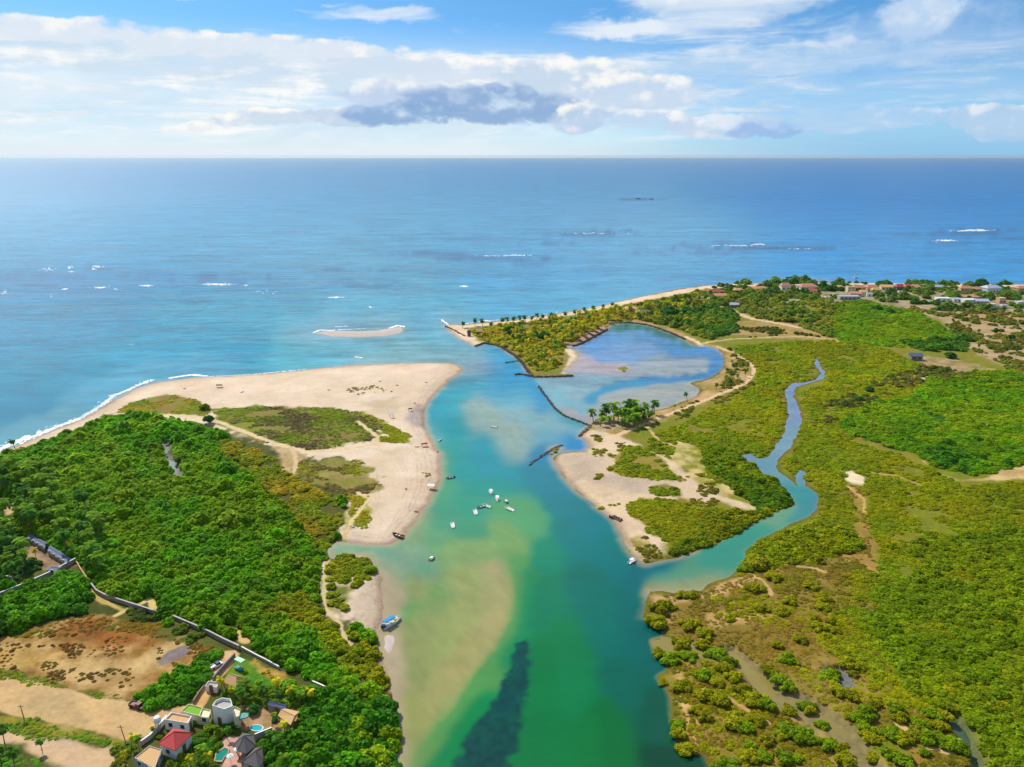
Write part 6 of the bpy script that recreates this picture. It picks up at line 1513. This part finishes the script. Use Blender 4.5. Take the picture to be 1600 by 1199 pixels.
# yellow-green flats east of the river
MARSH = [(1150,540),(1290,532),(1380,545),(1440,570),(1420,600),(1460,600),(1350,660),(1330,690),(1440,725),(1500,760),(1640,755),(2200,770),(2200,1300),(1700,1260),(1500,1140),(1440,1120),(1380,1100),(1330,1040),(1290,1020),(1280,980),(1340,920),(1330,870),
 (1250,880),(1200,885),(1165,892),(1150,900),(1160,870),(1190,842),(1225,826),(1262,812),(1284,795),(1284,775),(1265,745),(1240,740),(1225,722),(1245,690),(1262,650),(1250,612),(1290,598),(1295,580),(1280,558),(1268,565),(1270,590),(1222,605),(1222,625),(1228,650),
 (1218,680),(1195,710),(1150,710),(1180,745),(1225,775),(1235,788),(1190,806),(1150,832),(1115,848),(1055,866),(1050,840),(1010,820),(980,795),(1000,782),(1040,784),(1070,790),(1095,795),(1150,798),(1192,796),(1160,775),(1125,755),(1085,742),(1050,718),(1010,702),(1020,680),(1060,665),(1110,640),(1150,620),(1180,600),(1180,570),(1150,550)]
BROWN = [[(1325,756),(1340,760),(1355,780),(1350,800),(1358,830),(1372,860),(1372,900),(1330,890),(1300,872),(1330,850),(1340,810)], [(1312,738),(1330,734),(1352,745),(1350,760),(1330,758)],
 [(1060,690),(1090,700),(1110,735),(1085,742),(1050,718)]]
grow('marsh_shrubs', MARSH, 1.25, 0.95, OLIVE, OLIVE2, 31, avoid=BROWN, hk=(0.45, 0.8), gap=0.30)
grow('marsh_shrubs', [(1372,860),(1450,850),(1600,820),(2200,800),(2200,1300),(1700,1260),(1540,1199),(1500,1140),(1400,1060),(1360,980)], 1.6, 1.35, OLIVE2, (118,144,4), 32, hk=(0.6, 1.1), gap=0.35)
grow('marsh_shrubs', [(1100,805),(1190,800),(1235,790),(1190,812),(1150,838),(1060,866),(1050,855),(1090,835)], 1.5, 1.3, (110,134,10), OLIVE, 33)
grow('marsh_shrubs', [(1130,700),(1200,722),(1235,760),(1245,790),(1190,800),(1150,770),(1110,740),(1090,700)], 1.6, 1.3, OLIVE2, (92,132,14), 34)
grow('marsh_shrubs', [(1160,890),(1175,862),(1225,832),(1270,815),(1330,835),(1345,860),(1300,872),(1240,880),(1200,890)], 1.6, 1.6, OLIVE2, OLIVE, 35)
grow('marsh_shrubs', [(1085,955),(1180,885),(1300,868),(1400,900),(1400,1060),(1330,1030),(1250,1000),(1180,975)], 1.5, 0.8, OLIVE, (130,116,30), 36, gap=0.42, patch=5.0, hk=(0.4, 0.7))
grow('marsh_shrubs', [(1050,1035),(1120,1040),(1190,1085),(1250,1140),(1320,1199),(1350,1300),(1130,1300),(1100,1190),(1070,1120)], 1.5, 0.8, OLIVE, (140,124,24), 37, gap=0.38, patch=5.0, hk=(0.4, 0.7))
grow('marsh_shrubs', [(1020,985),(1060,1000),(1110,1010),(1180,1030),(1330,1060),(1440,1110),(1500,1150),(1560,1300),(1420,1300),(1350,1199),(1300,1120),(1150,1050),(1050,1030)], 1.6, 0.75, OLIVE, (140,126,30), 38, gap=0.41, patch=5.0, hk=(0.4, 0.7))
SEDGE = dict(hk=(0.25, 0.5))
grow('low_sedge', [(1040,925),(1145,905),(1200,890),(1300,866),(1380,900),(1400,1060),(1330,1040),(1240,1010),(1180,1030),(1060,1000),(1045,980)], 1.0, 0.62, (150,124,44), (116,116,26), 191, gap=0.36, patch=6.0, **SEDGE)
grow('low_sedge', [(1048,1030),(1110,1035),(1150,1050),(1200,1100),(1260,1145),(1330,1199),(1350,1260),(1130,1260),(1105,1199),(1060,1150),(1050,1090)], 0.95, 0.6, (146,122,36), (124,122,24), 192, gap=0.34, patch=5.0, **SEDGE)
grow('low_sedge', [(1120,1010),(1250,1010),(1400,1060),(1480,1110),(1560,1260),(1400,1260),(1360,1180),(1260,1095),(1180,1050)], 1.0, 0.6, (150,124,44), (120,118,26), 193, gap=0.37, patch=6.0, **SEDGE)
grow('low_sedge', [(1325,756),(1350,765),(1358,830),(1372,900),(1300,890),(1290,870),(1330,850)], 1.1, 0.6, (150,126,50), (124,122,30), 194, gap=0.5, patch=6.0, **SEDGE)
# sandy point: clumps
PT = [[(975,700),(1000,698),(1020,708),(1040,722),(1045,735),(1060,745),(1070,752),(1030,752),(990,748),(955,738),(948,732),(965,728),(962,715)], [(1018,762),(1040,758),(1060,765),(1065,775),(1035,776),(1020,772)],
 [(975,790),(1000,780),(1040,782),(1080,790),(1110,800),(1180,798),(1150,835),(1090,860),(1055,868),(1050,850),(1010,828),(1005,812),(985,800)]]
for i, p in enumerate(PT): grow('marsh_shrubs', p, 1.3, 0.9, OLIVE, OLIVE2, 41 + i, gap=0.32, hk=(0.45, 0.8))
for i, p in enumerate([[(925,678),(940,680),(942,688),(928,688)],[(928,700),(945,702),(946,712),(930,711)],[(948,708),(965,708),(962,716),(950,716)],[(962,692),(975,692),(975,700),(962,699)],[(880,692),(882,700),(862,710),(855,706)],
    [(928,742),(945,740),(945,750),(930,750)],[(950,785),(966,786),(966,796),(952,796)],[(1088,758),(1115,755),(1118,772),(1095,775)],[(1075,778),(1120,780),(1120,795),(1080,792)],[(986,838),(1010,836),(1035,865),(1010,876)],[(922,785),(940,790),(935,800)],
    [(1050,745),(1075,745),(1078,756),(1060,756)],[(968,825),(980,828),(978,836)]]):
    grow('marsh_shrubs', p, 1.2, 0.8, OLIVE, (124,120,30), 50 + i, gap=0.3, patch=5.0, hk=(0.5, 0.8), bare=False)
# bright woods
grow('mangrove_wood', [(1303,476),(1350,470),(1397,482),(1444,495),(1475,514),(1506,532),(1509,548),(1444,545),(1381,542),(1319,539),(1303,526)], 1.8, 1.6, (106,148,4), (130,152,4), 71, hk=(0.45, 0.75))
grow('mangrove_wood', [(1457,593),(1540,580),(1600,583),(2300,600),(2300,760),(1600,724),(1567,737),(1521,745),(1463,732),(1441,713),(1393,700),(1353,689),(1308,665),(1327,647),(1367,631),(1420,623)], 1.8, 1.6, (100,146,4), (128,152,4), 72, hk=(0.5, 0.85), gap=0.22)
grow('mangrove_wood', [(1440,700),(1470,690),(1540,720),(1600,722),(1567,737),(1521,745),(1463,732)], 2.4, 2.0, (70,126,20), (84,130,20), 73, density=0.4, hk=(0.7, 1.1))
grow('mangrove_wood', [(1400,536),(1509,530),(1512,550),(1440,548)], 2.4, 2.3, (70,118,24), (84,126,30), 74, density=0.7, hk=(0.7, 1.1))
# headland undergrowth and the ground round the village
UN = [(735,518),(800,508),(900,494),(1000,474),(1110,452),(1110,470),(1060,505),(1000,498),(950,502),(905,528),(880,542),(872,575),(838,582),(825,565),(800,545),(765,535)]
grow('headland_scrub', UN, 1.7, 1.1, (166,168,24), (180,166,50), 81, gap=0.40, hk=(0.6, 1.2))
grow('headland_scrub', [(1000,480),(1110,455),(1160,450),(1300,470),(1300,530),(1250,512),(1190,500),(1150,485),(1100,530),(1050,510),(1000,500)], 2.0, 1.5, (110,140,40), (146,146,50), 82, gap=0.46, hk=(0.8, 1.5))
grow('headland_scrub', [(1130,515),(1200,512),(1300,530),(1250,525),(1140,530)], 1.8, 0.9, (120,116,40), (96,108,34), 83, gap=0.5)
grow('headland_scrub', [(1400,484),(1470,500),(1515,545),(1600,590),(2300,620),(2300,490),(1600,492),(1500,482)], 2.4, 1.3, (112,130,44), (146,136,54), 84, gap=0.48, patch=10.0)
grow('headland_scrub', [(1300,440),(2300,446),(2300,492),(1480,488),(1400,474),(1300,468),(1110,450),(1110,442)], 2.5, 1.8, (80,124,54), (116,140,50), 85, gap=0.56, patch=14.0, hk=(0.8, 1.6))  # village strip lightened, distance haze put into the tint
grow('headland_scrub', [(1140,545),(1180,575),(1180,600),(1110,640),(1020,668),(985,680),(1060,640),(1130,600),(1148,560)], 1.7, 0.9, (130,126,40), (104,118,30), 86, gap=0.46, hk=(0.6, 1.1))
grow('headland_scrub', [(1280,640),(1330,615),(1370,600),(1440,570),(1600,600),(1460,592),(1410,612),(1340,650),(1290,665)], 1.8, 1.2, (96,110,40), (130,120,50), 87, gap=0.5)
grow('headland_scrub', [(1060,500),(1110,478),(1150,490),(1150,520),(1110,530),(1075,518)], 1.7, 1.5, (90,134,40), (120,146,30), 88, gap=0.35, hk=(0.9, 1.6))
grow('garden_shrubs', [(262,1135),(300,1140),(345,1128),(372,1128),(372,1150),(345,1165),(340,1180),(330,1215),(255,1215),(250,1190),(275,1178),(305,1150)], 1.0, 0.75, OLIVE2, DEEP, 91, gap=0.35, patch=4.0, hk=(0.8, 1.5))
grow('garden_shrubs', [(345,1076),(372,1080),(430,1078),(480,1092),(500,1105),(480,1120),(430,1100),(400,1104),(372,1100),(350,1095)], 1.1, 0.95, (110,140,30), DEEP, 92, gap=0.3, patch=4.0, hk=(0.8, 1.5))
grow('garden_shrubs', [(400,1165),(430,1145),(450,1140),(480,1130),(480,1215),(405,1215),(412,1190)], 1.3, 1.2, DEEP, (100,150,20), 93, gap=0.2, hk=(0.9, 1.6))
grow('garden_shrubs', [(370,1140),(400,1146),(425,1146),(398,1152)], 0.9, 0.6, (130,140,30), DEEP, 94, hk=(0.8, 1.3))
grow('garden_shrubs', [(180,1165),(225,1160),(245,1150),(255,1160),(225,1175),(205,1190),(200,1215),(180,1215)], 1.0, 0.7, (140,146,40), DEEP, 95, gap=0.35, patch=4.0, hk=(0.8, 1.4))
grow('garden_shrubs', [(395,1040),(430,1050),(470,1085),(470,1092),(440,1080),(420,1070)], 1.0, 0.6, YEL, (186,160,40), 96, gap=0.4, patch=3.0, hk=(0.7, 1.2))
grow('garden_shrubs', [(-60,860),(40,830),(60,800),(0,760),(30,740),(120,790),(165,880),(140,900),(125,885),(70,850),(45,840),(30,870),(60,890),(0,925),(-60,940)], 1.6, 1.2, DEEP, (70,116,40), 97, gap=0.3, hk=(0.8, 1.4))
grow('garden_shrubs', [(-60,1185),(20,1180),(60,1195),(60,1300),(-60,1300)], 1.0, 0.6, (90,150,20), OLIVE2, 98, hk=(0.4, 0.7))
LBL = {'low_sedge': 'knee-high brown and olive sedge covering the mud between the lower-right bushes', 'garden_shrubs': 'mixed shrubs and hedges growing around the houses and palms at the lower left','mangrove_forest': 'dense bright green mangrove canopy filling the west bank behind the beach',
 'dune_scrub': 'low olive and tan scrub growing in patches on the western sand and dry field',
 'marsh_shrubs': 'low yellow-green mangrove shrubs carpeting the flats east of the river',
 'mangrove_wood': 'bright green woods standing in the eastern flats',
 'headland_scrub': 'mixed scrub on the headland, round the pond and along the far shore'}
def plant_stuff():
    for nm, parts in GROWN.items():
        P, S, Rz, I, Tt = [np.concatenate([p[i] for p in parts]) for i in range(5)]
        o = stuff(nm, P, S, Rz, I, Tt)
        o['kind'] = 'stuff'; o['label'] = LBL[nm]; o['category'] = 'shrubs'
        print(nm, len(P))
plant_stuff()
# ------------------------------------------------------------------ sea air
hm = bpy.data.materials.new('haze'); hm.use_nodes = True
hm.node_tree.nodes.clear()
pv = hm.node_tree.nodes.new('ShaderNodeVolumePrincipled'); ho = hm.node_tree.nodes.new('ShaderNodeOutputMaterial')
pv.inputs['Color'].default_value = (0.88, 0.97, 1.0, 1); pv.inputs['Density'].default_value = 2.6e-5; pv.inputs['Anisotropy'].default_value = 0.6
hm.node_tree.links.new(pv.outputs[0], ho.inputs['Volume'])
hz = MB().box((0, 16000, 58.5), (84000, 46000, 127)).build('haze', hm); hz['kind'] = 'stuff'; hz['label'] = 'thin bluish sea haze over the whole bay'; hz['category'] = 'haze'
print('script done', time.time() - T0)
